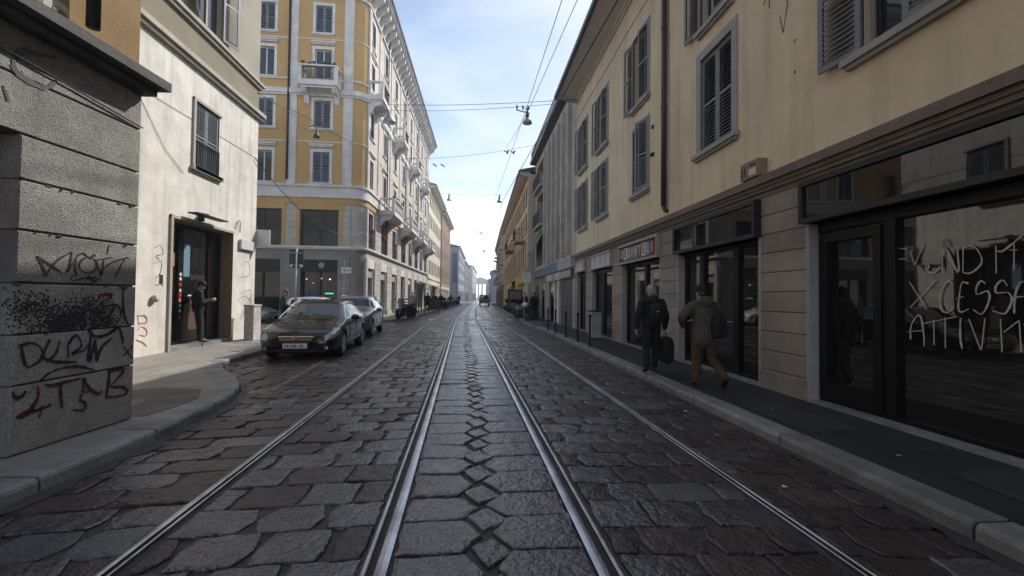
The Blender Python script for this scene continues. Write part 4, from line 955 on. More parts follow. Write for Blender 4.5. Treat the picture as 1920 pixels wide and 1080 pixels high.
# ======== generic street houses ========
def house(name,label,f,L,zs,wm,rows,cols,ww,ground=3.6,gm='greyst',depth=10,corn=.5,kind='closed',mats=('trim','shut_b','skyglass'),balc=(),shop='glass',fr=.08,roofm='gutter',ga=.6,wslice=None,belt_z=None,endm=None):
    t=thing(name,label,'building',(f.P(L/2,0,-depth/2)),world=True)
    hs=[(c-ww/2,c+ww/2,a,b) for c in cols for a,b in rows]
    mb=MB(); f.wall(mb,0,L,ground,zs,hs,rev=.2); f.box(mb,0,L,0,zs-.01,-depth,-.3); 
    for u in (0,L): f.box(mb,u-.01,u+.01,0,zs,-depth,0)
    part(mb,'wall',wm,t)
    sp=L/len(cols); gh=[(c-sp*ga/2,c+sp*ga/2,.1,ground-.75) for c in cols]
    mb=MB(); f.wall(mb,0,L,.0,ground,gh,rev=.28); part(mb,'ground_floor',gm,t)
    for c in cols:
        mb=MB(); f.box(mb,c-sp*ga/2,c+sp*ga/2,.1,ground-.75,-.34,-.22); part(mb,'shop_window',shop,t)
    mb=MB(); f.box(mb,-.05,L+.05,ground,ground+.15,-.1,.12)
    for z in (belt_z or []): f.box(mb,-.02,L+.02,z,z+.1,-.1,.07)
    part(mb,'string_course',mats[0],t)
    mb=MB(); mb.ring_loft([[f.P(u,zs-.25,-.1),f.P(u,zs-.2,corn*.5),f.P(u,zs,corn),f.P(u,zs+.12,corn),f.P(u,zs+.3,-.1)] for u in (-.1,L+.1)]); part(mb,'cornice',mats[0],t)
    mb=MB(); mb.ring_loft([[f.P(u,zs+.12,corn-.05),f.P(u,zs+.12,corn+.1),f.P(u,zs+.25,corn+.1),f.P(u,zs+.32,corn-.1),f.P(u,zs+1.6,-depth/2),f.P(u,zs+.1,-depth)] for u in (-.15,L+.15)]); part(mb,'roof',roofm,t)
    for i,c in enumerate(cols):
        for j,(a,b) in enumerate(rows): winpart(f,t,c-ww/2,c+ww/2,a,b,kind if (i*5+j*3)%4 else 'glass',mats,fr=fr,n=8,sill=.1)
    for (c,z,wd) in balc:
        mb=MB(); f.box(mb,c-wd/2,c+wd/2,z-.15,z,-.05,.9); b=part(mb,'balcony',mats[0],t)
        g=MB(); railing(g,f,c-wd/2,c+wd/2,z,z+.95,.87,.2,.009)
        for s in (c-wd/2,c+wd/2): f.box(g,s-.01,s+.01,z+.9,z+.94,.0,.89)
        g.build('railing',M['iron'],b).location=(0,0,0)
    return t
def yl(y): return -6.93+.021*(y-28.3)
f=Fac((yl(58.6)+.1,58.6),(.021,1),(1,-.021))
M['cream']=mat('cream_render',(.66,.60,.48),rough=.9,var=.12,streak=.1); M['pinkr']=mat('salmon_render',(.52,.27,.20),rough=.9,var=.15,streak=.1)
house('apartment_building','plain cream apartment block next along after the yellow palazzo',f,16.5,16.6,M['cream'],[(4.9,6.6),(8.1,9.8),(11.3,13.0),(14.2,15.7)],[1.2+2.02*i for i in range(8)],.85,ground=4.0,gm='cream',corn=.9,ga=.55,mats=('cream','copper','skyglass'))
f=Fac((yl(75.3)+.3,75.3),(.024,1),(1,-.024))
hp=house('apartment_building','salmon pink apartment block beyond the cream one',f,18,16.2,M['pinkr'],[(4.9,6.8),(8.2,10),(11.4,13.2)],[1.4+2.1*i for i in range(8)],.9,ground=3.6,gm='cream',corn=.8,mats=('cream','copper','skyglass'))
for k in range(9):
    mb=MB(); f.box(mb,.3+2.1*k-.12,.3+2.1*k+.12,3.8,15.9,0,.12); part(mb,'pilaster','cream',hp)
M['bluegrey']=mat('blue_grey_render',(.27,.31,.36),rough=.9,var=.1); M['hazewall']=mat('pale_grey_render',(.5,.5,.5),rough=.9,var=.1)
f=Fac((-3.7,104),(.022,1),(1,-.022))
hb=house('apartment_building','blue grey apartment block with a blank end wall facing the camera',f,34,13.6,M['bluegrey'],[(4.9,6.4),(7.8,9.4),(10.6,12.2)],[2+3.1*i for i in range(10)],1.1,ground=3.8,gm='bluegrey',corn=.4,depth=12,mats=('white','darkmetal','skyglass'),kind='closed')
mb=MB(); mb.box(-5.2,-4.1,103.93,103.985,5,12.2); part(mb,'end_panel',mat('dark_blue_panel',(.08,.12,.19)),hb)
f=Fac((-2.9,142),(.03,1),(1,-.03)); house('apartment_building','dark narrow apartment block beyond the blue grey one, on the left',f,30,13.2,M['greyst'],[(4.9,6.4),(7.8,9.4),(10.2,11.8)],[2+3.2*i for i in range(9)],1.1,ground=3.8,corn=.5)
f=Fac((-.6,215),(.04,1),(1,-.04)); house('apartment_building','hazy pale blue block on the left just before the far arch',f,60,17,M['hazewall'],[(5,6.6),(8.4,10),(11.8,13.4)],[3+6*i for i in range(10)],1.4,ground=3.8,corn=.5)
# ======== right side beyond the shop building ========
def xr(y): return 4.78+.004*(y-20)
M['grey2']=mat('weathered_grey_render',(.52,.485,.44),rough=.9,c2=(.38,.35,.31),sc1=1.2,bump=.2,streak=.3)
f=Fac((4.85,19.62),(0,1),(-1,0))
t=thing('fin_fronted_building','weathered grey building with tall vertical fins and painted roller shutters','building',(9,26,0),world=True)
R2L=14.2; wc=[2.3+1.45*i for i in range(5)]
rws=[(4.55,6.1),(7.0,8.5),(9.4,10.9)]
hs=[(c-.42,c+.42,a,b) for c in wc for a,b in rws]+[(9.9,13.4,3.9,6.4),(9.9,13.4,6.8,9.2),(9.9,13.4,9.6,11.6)]
mb=MB(); f.wall(mb,0,R2L,3.55,12.3,hs,rev=.9,mr=0); f.box(mb,0,R2L,0,12.2,-10,-1); f.box(mb,R2L-.01,R2L+.01,0,12.3,-10,0); part(mb,'wall','grey2',t)
for c in wc:
    for a,b in rws: winpart(f,t,c-.42,c+.42,a,b,'closed' if (int(c*3)+int(a))%3 else 'glass',('grey2','copper','skyglass'),fr=0,rev=.25,n=10)
for i in range(6):
    mb=MB(); u=2.3-.72+1.45*i; f.box(mb,u-.13,u+.13,3.75,11.6,-.02,.22); part(mb,'fin','grey2',t)
for a,b in ((6.2,6.9),(8.6,9.3)): mb=MB(); f.box(mb,1.55,8.9,a,b,-.02,.05); part(mb,'spandrel','grey2',t)
for k,z in enumerate((6.8,9.6)):
    mb=MB(); f.box(mb,9.9,13.4,z-.15,z,-.9,.35); b=part(mb,'balcony','grey2',t); g=MB(); railing(g,f,9.9,13.4,z,z+1,.32,.1,.014); g.build('railing',M['iron'],b).location=(0,0,0)
mb=MB(); f.box(mb,9.9,13.4,3.9,11.6,-.95,-.85); part(mb,'balcony_window','skyglass',t)
mb=MB()
for a,b in ((10.0,11.6),(11.7,13.3)):
    mb=MB(); mb.hexa([f.P(a,6.35,-.05),f.P(b,6.35,-.05),f.P(b,4.7,.75),f.P(a,4.7,.75),f.P(a,6.38,-.05),f.P(b,6.38,-.05),f.P(b,4.73,.78),f.P(a,4.73,.78)]); part(mb,'green_awning','green',t)
mb=MB(); mb.ring_loft([[f.P(u,12.1,-.1),f.P(u,12.2,.45),f.P(u,12.35,.5),f.P(u,13.4,-.3),f.P(u,13.6,-8)] for u in (0,R2L)]); part(mb,'roof','gutter',t)
mb=MB(); railing(mb,f,1,R2L,12.35,13.1,.35,.25,.015); part(mb,'roof_railing','iron',t)
pal=[mat('grey_sign_panel',(.34,.32,.33),rough=.6),mat('blue_sign_panel',(.10,.15,.22),rough=.6)]
for i,(a,b) in enumerate(((.9,4.4),(4.5,7.7),(7.8,10.4),(10.5,13.8))): mb=MB(); f.box(mb,a,b,3.05,3.6,-.05,.12); part(mb,'sign_panel',pal[0 if i<1 else 1],t)
mb=MB(); f.box(mb,.1,.85,2.95,3.6,-.05,.10); g=part(mb,'painted_panel','ink',t)
q=MB(); q.tube([f.P(.45+.18*math.cos(k*.5),3.28+.2*math.sin(k*.5),.11) for k in range(13)],.025,4); q.tube([f.P(.15,3.1,.11),f.P(.5,3.5,.11),f.P(.8,3.05,.11)],.02,4); q.build('graffiti',M['chalk'],g).location=(0,0,0)
for i,(a,b,s) in enumerate(((.9,3.3,'SON DAKAR'),(3.4,5.2,'PIZZA'),(5.4,8,'KEBAB'))):
    mb=MB(); f.box(mb,a,b,2.55,2.98,-.05,.14); part(mb,'lettered_sign',mat('dull_pink_sign',(.22,.15,.14),rough=.7) if i==0 else M['grey2'],t); text(s,f,(a+b)/2,2.76,.145,.4,M['paper'],t,flip=-1,bold=.006)
M['rollg']=mat('tagged_roller_shutter',(.16,.155,.155),rough=.6,c2=(.05,.05,.055),sc1=5)
for i,(a,b,m_) in enumerate(((.6,3.6,'rollg'),(4.0,4.9,'paper'),(5.3,7.2,'glass'),(7.6,8.2,'paper'),(8.6,10.4,'glass'),(10.8,13.6,'glass'))):
    mb=MB(); f.box(mb,a,b,.12,2.5,-.05,.02)
    if m_=='rollg':
        for k in range(26): f.box(mb,a,b,.15+k*.09,.19+k*.09,.0,.035)
    part(mb,'roller_shutter' if m_=='rollg' else 'shop_window',m_,t)
for u in (.3,3.8,5.1,7.4,8.4,10.6,13.9): mb=MB(); f.box(mb,u-.15,u+.15,.05,2.5,-.05,.12); part(mb,'pier','grey2',t)
mb=MB(); f.box(mb,0,R2L,.0,3.55,-.3,-.04); part(mb,'ground_wall','greyst',t)
M['yel3']=mat('warm_yellow_render',(.78,.62,.38),rough=.9,var=.15,streak=.15); M['stone3']=mat('tan_stone',(.52,.45,.38),rough=.9,var=.2)
f=Fac((4.35,34.2),(.012,1),(-1,.012))
h3=house('apartment_building','warm yellow house with eaves, balconies and a blank tan end wall facing the camera',f,33,11.6,M['yel3'],[(4.2,6.1),(7.0,8.6),(9.3,10.8)],[1.4+1.95*i for i in range(16)],.95,ground=3.7,gm='yel3',corn=.75,depth=11,mats=('stone3','copper','skyglass'),balc=((3.4,6.5,2.6),(15,6.9,5)),belt_z=(6.4,3.9),ga=.5)
mb=MB(); mb.box(4.36,15,34.12,34.16,0,11.55); mb.box(4.3,4.9,34.05,34.12,0,11.5); part(mb,'end_wall','stone3',h3)
mb=MB(); f.box(mb,3,8,2.75,3.6,.0,.2); part(mb,'shop_sign',mat('yellow_sign',(.55,.38,.03),rough=.6),h3)
mb=MB(); f.box(mb,-.0,2.8,2.9,3.5,.0,.2); part(mb,'shop_sign',mat('orange_sign',(.45,.25,.12),rough=.6),h3)
mb=MB(); mb.hexa([f.P(12,3.4,0),f.P(17,3.4,0),f.P(17,2.7,1.1),f.P(12,2.7,1.1),f.P(12,3.45,0),f.P(17,3.45,0),f.P(17,2.75,1.15),f.P(12,2.75,1.15)]); part(mb,'awning','brownwood',h3)
f=Fac((4.75,67.6),(.02,1),(-1,.02))
house('apartment_building','grey house with stacked balconies beyond the warm yellow one',f,36,12.6,M['stone3'],[(4.4,6.2),(7.2,8.9),(9.8,11.4)],[2+3.2*i for i in range(11)],1.0,ground=3.7,corn=.5,depth=11,balc=tuple((4+8*i,z,3.4) for i in range(4) for z in (4.3,7.1,9.7)))
f=Fac((6.4,152),(.025,1),(-1,.025))
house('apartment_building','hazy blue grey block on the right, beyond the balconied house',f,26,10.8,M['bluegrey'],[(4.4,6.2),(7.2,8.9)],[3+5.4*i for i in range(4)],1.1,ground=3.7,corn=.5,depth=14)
f=Fac((6.6,182),(.03,1),(-1,.03)); house('apartment_building','small orange house near the far end of the street on the right',f,40,9,M['pinkr'],[(4.4,6.2)],[3+6*i for i in range(6)],1.3,ground=3.7,corn=.5,depth=14)
# far gate
t=thing('city_gate','pale arched city gate with columns closing the far end of the street','gate',(6,390,0))
gm=mat('pale_gate_stone',(.52,.48,.42),rough=.9)
for x in (-5.6,-1.7,1.7,5.6):
    mb=MB(); mb.lathe((x,0,0),[(1.0,0),(1.0,1),(.8,1.4),(.7,12.6),(.95,13),(.95,13.6)],10); mb.build('column',gm,t)
for x in (-7.5,7.5): mb=MB(); mb.box(x-1.3,x+1.3,-2,2,0,13.6); mb.build('pier',gm,t)
mb=MB(); mb.box(-9,9,-2.3,2.3,13.6,16); mb.box(-9.4,9.4,-2.8,2.8,16,16.5); mb.build('entablature',gm,t)
mb=MB(); mb.ring_loft([[(-9.4,y,16.5),(9.4,y,16.5),(0,y,20)] for y in (-2.6,2.6)]); mb.build('pediment',gm,t)
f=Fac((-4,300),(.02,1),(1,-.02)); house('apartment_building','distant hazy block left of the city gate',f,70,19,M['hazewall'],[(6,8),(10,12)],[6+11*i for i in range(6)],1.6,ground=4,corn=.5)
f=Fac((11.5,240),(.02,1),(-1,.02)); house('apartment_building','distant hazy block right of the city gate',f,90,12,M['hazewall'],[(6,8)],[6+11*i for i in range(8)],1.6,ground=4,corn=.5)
# ---------------- vehicles ----------------
def eval_mesh(mb,mats,mods,name='tmp'):
    me=bpy.data.meshes.new(name); me.from_pydata(mb.v,[],mb.f)
    for m in mats: me.materials.append(m)
    me.polygons.foreach_set('material_index',mb.m); me.update()
    import bmesh
    bm=bmesh.new(); bm.from_mesh(me); bmesh.ops.remove_doubles(bm,verts=bm.verts,dist=1e-4); bmesh.ops.recalc_face_normals(bm,faces=bm.faces); bm.to_mesh(me); bm.free()
    o=bpy.data.objects.new(name,me); col.objects.link(o)
    for t,kw in mods:
        md=o.modifiers.new(t,t)
        for a,b in kw.items(): setattr(md,a,b)
    bpy.context.view_layer.update()
    dg=bpy.context.evaluated_depsgraph_get(); r=bpy.data.meshes.new_from_object(o.evaluated_get(dg)); bpy.data.objects.remove(o)
    return r
def mesh_obj(me,name,parent,smooth=True,label=None):
    me.name=name; o=bpy.data.objects.new(name,me); col.objects.link(o); o.parent=parent
    if smooth: me.polygons.foreach_set('use_smooth',[True]*len(me.polygons))
    if label: o['label']=label
    return o
def split_mat(me,mi):
    """sub-mesh holding the faces of one material"""
    mb=MB(); mp={}
    for p in me.polygons:
        if p.material_index==mi:
            f=[]
            for v in p.vertices:
                if v not in mp: mp[v]=len(mb.v); mb.v.append(tuple(me.vertices[v].co))
                f.append(mp[v])
            mb.f.append(tuple(f)); mb.m.append(0)
    return mb
def car(name,label,paint,L=4.24,W=1.79,H=1.48,wb=2.65,fo=.88,kind='hatch',clad=None,loc=(0,0,0),rz=0,group=None):
    """front at x=0 pointing to -x, length along +x, y across, z up; origin under the middle"""
    t=thing(name,label,'car',loc,rz,group)
    w=W/2; hl=W/2
    k=H/1.48
    # station: x, sill z, halfwidth, belt z, top half width, top z (centre), glassflag for segment to next
    if kind=='hatch':
        st=[(0.00,.26,.60,.42,.45,.50),(.05,.18,.74,.56,.60,.64),(.20,.15,.84,.68,.66,.73),(.50,.15,.885,.78,.70,.84),(.90,.16,.895,.86,.72,.93),(1.18,.17,.895,.92,.70,.98),
            (1.26,.17,.895,.93,.70,1.01),(1.95,.17,.895,.95,.60,1.42),(2.04,.17,.895,.95,.60,1.445),(2.55,.17,.895,.96,.61,1.475),(2.62,.17,.895,.965,.61,1.478),(3.25,.17,.895,.985,.60,1.455),(3.33,.17,.895,.99,.60,1.45),(3.75,.18,.88,1.01,.56,1.42),(3.90,.2,.87,1.01,.56,1.38),(4.13,.24,.82,.98,.62,1.05),(4.20,.28,.78,.80,.60,.86),(4.24,.34,.70,.62,.50,.66)]
        glass_side={7,8,10,12}; 
    else:
        st=[(0.00,.34,.62,.62,.5,.70),(.05,.26,.76,.74,.62,.84),(.2,.22,.85,.86,.68,.93),(.5,.2,.89,.92,.72,.98),(.92,.2,.9,.96,.74,1.02),(1.12,.2,.9,.98,.72,1.05),
            (1.18,.2,.9,.985,.72,1.08),(1.62,.2,.9,.99,.63,1.46),(1.7,.2,.9,.99,.63,1.49),(2.25,.2,.9,1.0,.63,1.53),(2.32,.2,.9,1.0,.63,1.53),(3.0,.2,.9,1.01,.62,1.53),(3.08,.2,.9,1.01,.62,1.53),(3.55,.2,.89,1.02,.61,1.5),(3.66,.22,.88,1.02,.61,1.48),(3.86,.24,.85,1.0,.66,1.06),(3.96,.28,.82,.84,.66,.9),(4.0,.34,.74,.66,.55,.7)]
    Lx=st[-1][0]; sx_=L/Lx; sw=w/.895; body=MB(); rings=[]
    for i,(x,zl,hw,zb,tw,zt) in enumerate(st):
        x*=sx_; hw*=sw; tw*=sw; zb*=k; zt*=k
        zm=(zl+zb)*.5
        h=[(0,zl),(hw*.72,zl),(hw*.95,zl+.06),(hw,zl+.2),(hw,zm+.08),(hw*.985,zb-.05),(hw*.945,zb),(tw,zt-.055 if i>6 and i<15 else zt-.03),(tw*.82,zt-.01),(tw*.45,zt+.0),(0,zt+.008)]
        full=[Vector((x,-a,b)) for a,b in h]+[Vector((x,a,b)) for a,b in h[-2:0:-1]]
        rings.append(full)
    n=len(rings[0]); b0=0
    vs=[p for r in rings for p in r]; body.v+=[tuple(v) for v in vs]
    for i in range(len(rings)-1):
        for j in range(n):
            q=(j+1)%n; f=(i*n+j,i*n+q,(i+1)*n+q,(i+1)*n+j)
            side=j in (6,13); top=7<=j<=12
            m=0
            if side and i in (7,8,10,12) : m=1
            if side and i==6: m=1
            if side and i in(8,): m=1
            if top and i==6: m=1
            if top and i==14: m=1
            body.f.append(f); body.m.append(m)
    body.f.append(tuple(range(n-1,-1,-1))); body.m.append(0); body.f.append(tuple((len(rings)-1)*n+j for j in range(n))); body.m.append(0)
    me=eval_mesh(body,[paint,M['carglass']],[('SUBSURF',dict(levels=2,render_levels=2))])
    # wheel arches
    tmp=bpy.data.objects.new('b',me); col.objects.link(tmp); fx_=fo*sx_; rx_=fx_+wb
    cut=MB()
    for cx in (fx_,rx_):
        for s in (-1,1): cut.lathe((cx,s*(w-.11),.33),[(.37,-.17),(.37,.4)] if s>0 else [(.37,-.4),(.37,.17)],28,axis='y')
    cm=bpy.data.meshes.new('c'); cm.from_pydata(cut.v,[],cut.f); 
    import bmesh
    bm=bmesh.new(); bm.from_mesh(cm); bmesh.ops.recalc_face_normals(bm,faces=bm.faces); bm.to_mesh(cm); bm.free()
    cm.materials.append(M['blackpl'])
    co=bpy.data.objects.new('c',cm); col.objects.link(co)
    tmp.data.materials.append(M['blackpl'])
    md=tmp.modifiers.new('B','BOOLEAN'); md.object=co; md.operation='DIFFERENCE'; md.solver='EXACT'
    try: md.material_mode='TRANSFER'
    except Exception: pass
    bpy.context.view_layer.update(); dg=bpy.context.evaluated_depsgraph_get(); me2=bpy.data.meshes.new_from_object(tmp.evaluated_get(dg))
    bpy.data.objects.remove(tmp); bpy.data.objects.remove(co)
    off=Vector((-Lx*sx_/2,0,0))
    def sh(mb): mb.v=[tuple(Vector(v)+off) for v in mb.v]; return mb
    for mi,nm,mm in ((0,'body',paint),(1,'window_glass',M['carglass'])):
        b=sh(split_mat(me2,mi)); 
        if b.f:
            o=b.build(nm,mm,t,smooth=True)
    idx=[i for i,m in enumerate(me2.materials) if m==M['blackpl']]
    if idx:
        b=sh(split_mat(me2,idx[-1]))
        for qx in (0,1):
            for qy in (0,1):
                c_=MB(); c_.v=b.v
                for f_ in b.f:
                    cx_=sum(b.v[i][0] for i in f_)/len(f_); cy_=sum(b.v[i][1] for i in f_)/len(f_)
                    if (cx_>off.x+fx_+wb/2)==bool(qx) and (cy_>0)==bool(qy): c_.f.append(f_); c_.m.append(0)
                if c_.f:
                    o_=MB(); mp={}
                    for f_ in c_.f:
                        for i in f_:
                            if i not in mp: mp[i]=len(o_.v); o_.v.append(b.v[i])
                        o_.f.append(tuple(mp[i] for i in f_)); o_.m.append(0)
                    o_.build('wheel_arch',M['blackpl'],t)
    ox=off.x
    from mathutils.bvhtree import BVHTree
    bvh=BVHTree.FromPolygons([v.co+off for v in me2.vertices],[tuple(p.vertices) for p in me2.polygons])
    # wheels
    for cx in (fx_,rx_):
        for s in (-1,1):
            c=Vector((cx+ox,s*(w-.12),.315))
            m=MB(); m.lathe(c,[(.20,-.10),(.29,-.105),(.315,-.08),(.318,0),(.315,.08),(.29,.105),(.20,.10)],28,axis='y'); wl=m.build('wheel',M['tyre'],t,smooth=True)
            m=MB(); m.lathe(c,[(.225,-.06),(.225,.06)],24,axis='y'); m.build('rim_barrel',M['blackpl'],wl)
            m=MB(); y=s*.085
            m.lathe(c+Vector((0,y,0)),[(.19,.0),(.215,.0),(.215,.022),(.19,.022)] if s>0 else [(.19,-.022),(.215,-.022),(.215,0),(.19,0)],24,axis='y')
            m.lathe(c+Vector((0,y,0)),[(.001,-.02),(.05,-.02),(.05,.02),(.001,.02)],12,axis='y')
            for a in range(5):
                an=a*2*math.pi/5+.3; e1=Vector((math.cos(an),0,math.sin(an))); e3=Vector((-math.sin(an),0,math.cos(an)))
                m.obox(c+Vector((0,y+s*.012,0)),e1,Vector((0,1,0)),e3,.03,.205,-.01,.012,-.034,.034)
            m.build('rim',M['alloy'],wl)
    # front face details
    def wrap(y0,y1,z0,z1,m,nm,par=t,off_=.006,n=14,taper=0,bot=None):
        q=MB(); g_=[]
        for i_ in range(n+1):
            u=i_/n; row=[]
            for j_ in range(4):
                v=j_/3; z=z0+(z1-z0)*v; yy=(y0+(y1-y0)*u)*(1-taper*(1-v)); h_=bvh.ray_cast(Vector((ox-1,yy,z)),Vector((1,0,0)))
                p_=h_[0] if h_[0] is not None else Vector((ox+.1,yy,z)); row.append(p_+Vector((-off_,0,0)))
            g_.append(row)
        q.ring_loft(g_,closed=False,cap=False); return q.build(nm,m,par,smooth=True)
    def fr(a,b,c,d,x0,x1,m,nm,par=t,tilt=0):
        q=MB(); q.box(x0+ox,x1+ox,a,b,c,d); return q.build(nm,m,par)
    if kind=='hatch':
        wrap(-.66,.66,.215,.232,M['chrome'],'bumper_trim',off_=.012,n=24)
        gr=wrap(-.40,.40,.43,.60,M['blackpl'],'grille',taper=.2)
        wrap(-.38,.38,.558,.58,M['chrome'],'grille_bar',gr,.014); wrap(-.35,.35,.495,.515,M['chrome'],'grille_bar',gr,.014)
        q=MB(); q.lathe((-.02+ox,0,.540),[(.0,-.012),(.055,-.01),(.055,.01),(0,.01)],14,axis='x'); q.v=[(x,y*1.25,.540+(z-.540)*.7) for x,y,z in q.v]; q.build('emblem',M['chrome'],gr)
        wrap(-.55,.55,.17,.29,M['blackpl'],'air_intake')
        pz=.36
        for s in (-1,1):
            q=MB(); q.lathe((.08+ox,s*.66,.30),[(.0,-.05),(.045,-.045),(.05,0),(.05,.06)],10,axis='x'); q.build('fog_lamp',M['lampglass'],t)
    else:
        gr=wrap(-.42,.42,.50,.76,M['blackpl'],'grille'); 
        for z in (.55,.62,.69): wrap(-.40,.40,z,z+.02,M['chrome'],'grille_bar',gr,.012)
        wrap(-.5,.5,.28,.40,M['blackpl'],'air_intake'); pz=.45
    pt=fr(-.26,.26,pz-.055,pz+.055,-.035,.02,M['plate'],'number_plate')
    q=MB(); 
    for y in (-.16,-.11,-.02,.03,.08,.15,.2):
        for a in ((0,.012),): q.box(-.038+ox,-.034+ox,y-.012,y+.016,pz-.032,pz+.032)
    q.build('plate_number',M['ink'],pt)
    # headlights: lens wrapped round the corner, taken from the body side shape
    for s in (-1,1):
        q=MB(); ctr_=Vector((1.0+ox,0,0)); NA=16; NZ=7; gridp=[]
        if kind=='hatch': A0,A1=33,62; lo=lambda u:.48+.15*u**1.6; hi=lambda u:.575+.20*min(1,u*1.4)-.03*u*u
        else: A0,A1=33,58; lo=lambda u:.66+.05*u; hi=lambda u:.84+.05*u
        for i_ in range(NA+1):
            u=i_/NA; an=R(A0+(A1-A0)*u); dirv=Vector((-math.cos(an),s*math.sin(an),0)); row=[]
            for j_ in range(NZ+1):
                z=lo(u)+(hi(u)-lo(u))*j_/NZ; o_=Vector((ctr_.x,0,z))+dirv*3; h_=bvh.ray_cast(o_,-dirv)
                p_=h_[0] if h_[0] is not None else o_-dirv*2.1
                row.append(p_+dirv*(.016 if 0<j_<NZ and 0<i_<NA else .007))
            gridp.append(row)
        q.ring_loft(gridp,closed=False,cap=False); q.build('headlight',M['lampglass'],t,smooth=True)
        q=MB(); xl=Lx*sx_-.12
        q.box(xl-.12+ox,xl+.09+ox,s*(w-.23)-.06,s*(w-.23)+.07,.78*k,.98*k); q.build('tail_light',M['redlamp'],t)
        # mirror
        q=MB(); mx_=(1.62 if kind=='hatch' else 1.45)*sx_+ox
        q.ell((mx_,s*(w+.11),1.0*k),.07,.11,.075,12,8); q.box(mx_-.03,mx_+.03,min(s*(w-.05),s*(w+.05)),max(s*(w-.05),s*(w+.05)),.93*k,.97*k); q.build('mirror',paint,t,smooth=True)
        for hx in (2.35,3.1):
            q=MB(); q.tube([(hx*sx_+ox,s*(w+.0),.90*k),(hx*sx_+.04+ox,s*(w+.03),.905*k),(hx*sx_+.14+ox,s*(w+.03),.905*k),(hx*sx_+.18+ox,s*(w+.0),.90*k)],.012,5); q.build('door_handle',M['chrome'] if kind=='hatch' else paint,t)
        # door seams and sill
        q=MB()
        for hx in (1.55,2.5,3.3):
            q.tube([(hx*sx_+ox,s*(w+.002),.32*k),(hx*sx_+ox,s*(w+.004),.6*k),(hx*sx_+ox,s*(w-.008),.9*k)],.006,4)
        q.tube([(1.4*sx_+ox,s*(w+.005),.42),(3.2*sx_+ox,s*(w+.005),.44)],.011,4); q.build('door_seam',M['blackpl'],t)
        q=MB(); q.tube([(1.9*sx_+ox,s*.57*sw,1.435*k),(2.4*sx_+ox,s*.58*sw,1.52*k),(3.3*sx_+ox,s*.57*sw,1.51*k),(3.75*sx_+ox,s*.53*sw,1.39*k)],.014,5); (q.build('roof_rail',M['alloy'],t) if kind=='mini' else None)
        # chrome window line
        q=MB(); q.tube([(1.35*sx_+ox,s*.82*sw,.98*k),(1.97*sx_+ox,s*.63*sw,1.39*k),(2.5*sx_+ox,s*.64*sw,1.43*k),(3.3*sx_+ox,s*.63*sw,1.41*k),(3.75*sx_+ox,s*.62*sw,1.26*k)],.011,4); q.tube([((1.35)*sx_+ox,s*(.85*sw+.0),.958*k),(2.2*sx_+ox,s*(.855*sw),.97*k),(3.6*sx_+ox,s*(.84*sw),1.015*k)],.009,4); q.build('window_trim',M['chrome'],t)
    for s in (-1,1):
        q=MB(); q.tube([(1.20*sx_+ox,s*.30-.25,1.035*k),(1.27*sx_+ox,s*.30+.28,1.075*k)],.011,4); q.build('wiper',M['blackpl'],t)
    return t
# car length axis +x, front at -x. heading: front towards the camera (-Y) => rotate so that -x -> -y : rz = +90deg
kia=car('parked_car','dark grey hatchback parked nearest the camera on the left, front towards us','x' and M['darkcar'],H=1.42,loc=(-4.24,12.38,0),rz=R(90+4.5))
q=MB(); q.box(-.92,-.90,-.55,-.35,1.02,1.1)
mini=car('parked_car','pale grey compact car with dark blue windscreen parked behind the dark hatchback',M['minipaint'],L=3.95,W=1.76,H=1.50,wb=2.5,fo=.80,kind='mini',loc=(-4.70,17.6,0),rz=R(90+4))
silv=car('parked_car','silver blue car parked in the side street behind the stucco corner',M['silver'],L=4.3,W=1.78,H=1.45,wb=2.62,fo=.9,loc=(-13.2,24.9,0),rz=R(180))
whi=car('parked_car','white car parked in the side street, roof showing above the dark hatchback',M['whitecar'],L=3.9,W=1.7,H=1.46,wb=2.45,fo=.8,loc=(-8.4,24.8,0),rz=R(180))
for c in (kia,mini): c['group']='cars parked along the left kerb'
for c in (silv,whi): c['group']='cars parked in the side street'
# flatbed truck far down the road
t=thing('flatbed_truck','small flatbed truck with a grey tailgate driving away down the tram tracks','truck',(1.95,74,0),0)
q=MB(); q.box(-.95,.95,-.1,3.2,.72,.80); q.build('bed',M['brownwood'],t)
for nm,bx in (('tailgate',(-.95,.95,-.14,-.1,.74,1.18)),('side_board',(-.95,-.91,-.1,3.2,.8,1.16)),('side_board',(.91,.95,-.1,3.2,.8,1.16))):
    q=MB(); q.box(*bx); q.build(nm,mat('truck_grey',(.20,.18,.16),rough=.7) if nm=='tailgate' else M['brownwood'],t)
q=MB(); q.ring_loft([[Vector((x,y,z)) for y,z in ((3.25,.5),(3.25,1.85),(3.4,2.0),(4.4,1.95),(4.9,1.3),(5.0,.5))] for x in (-.88,.88)]); c_=q.build('cab',M['greycloth'],t)
q=MB(); q.box(-.6,.6,3.22,3.26,1.3,1.8); q.build('rear_window',M['carglass'],c_)
for x in (-.78,.78):
    for y in (.6,4.1):
        q=MB(); q.lathe((x,y,.36),[(.2,-.11),(.36,-.1),(.36,.1),(.2,.11)],16,axis='x'); q.build('wheel',M['tyre'],t)
    q=MB(); q.box(x-.12,x+.12,-.16,-.1,.52,.64); q.build('tail_light',M['redlamp'],t)
q=MB(); q.box(-.9,.9,-.12,-.02,.45,.52); q.box(-.3,.3,-.13,-.11,.52,.62); q.build('rear_bar',M['plate'],t)
q=MB(); q.ell((0,1.5,1.05),.6,.9,.25,10,6); o=q.build('truck_load',M['darkmetal']); o.location=(1.95,74,0); tag(o,'dark bundle lying on the bed of the flatbed truck','load')
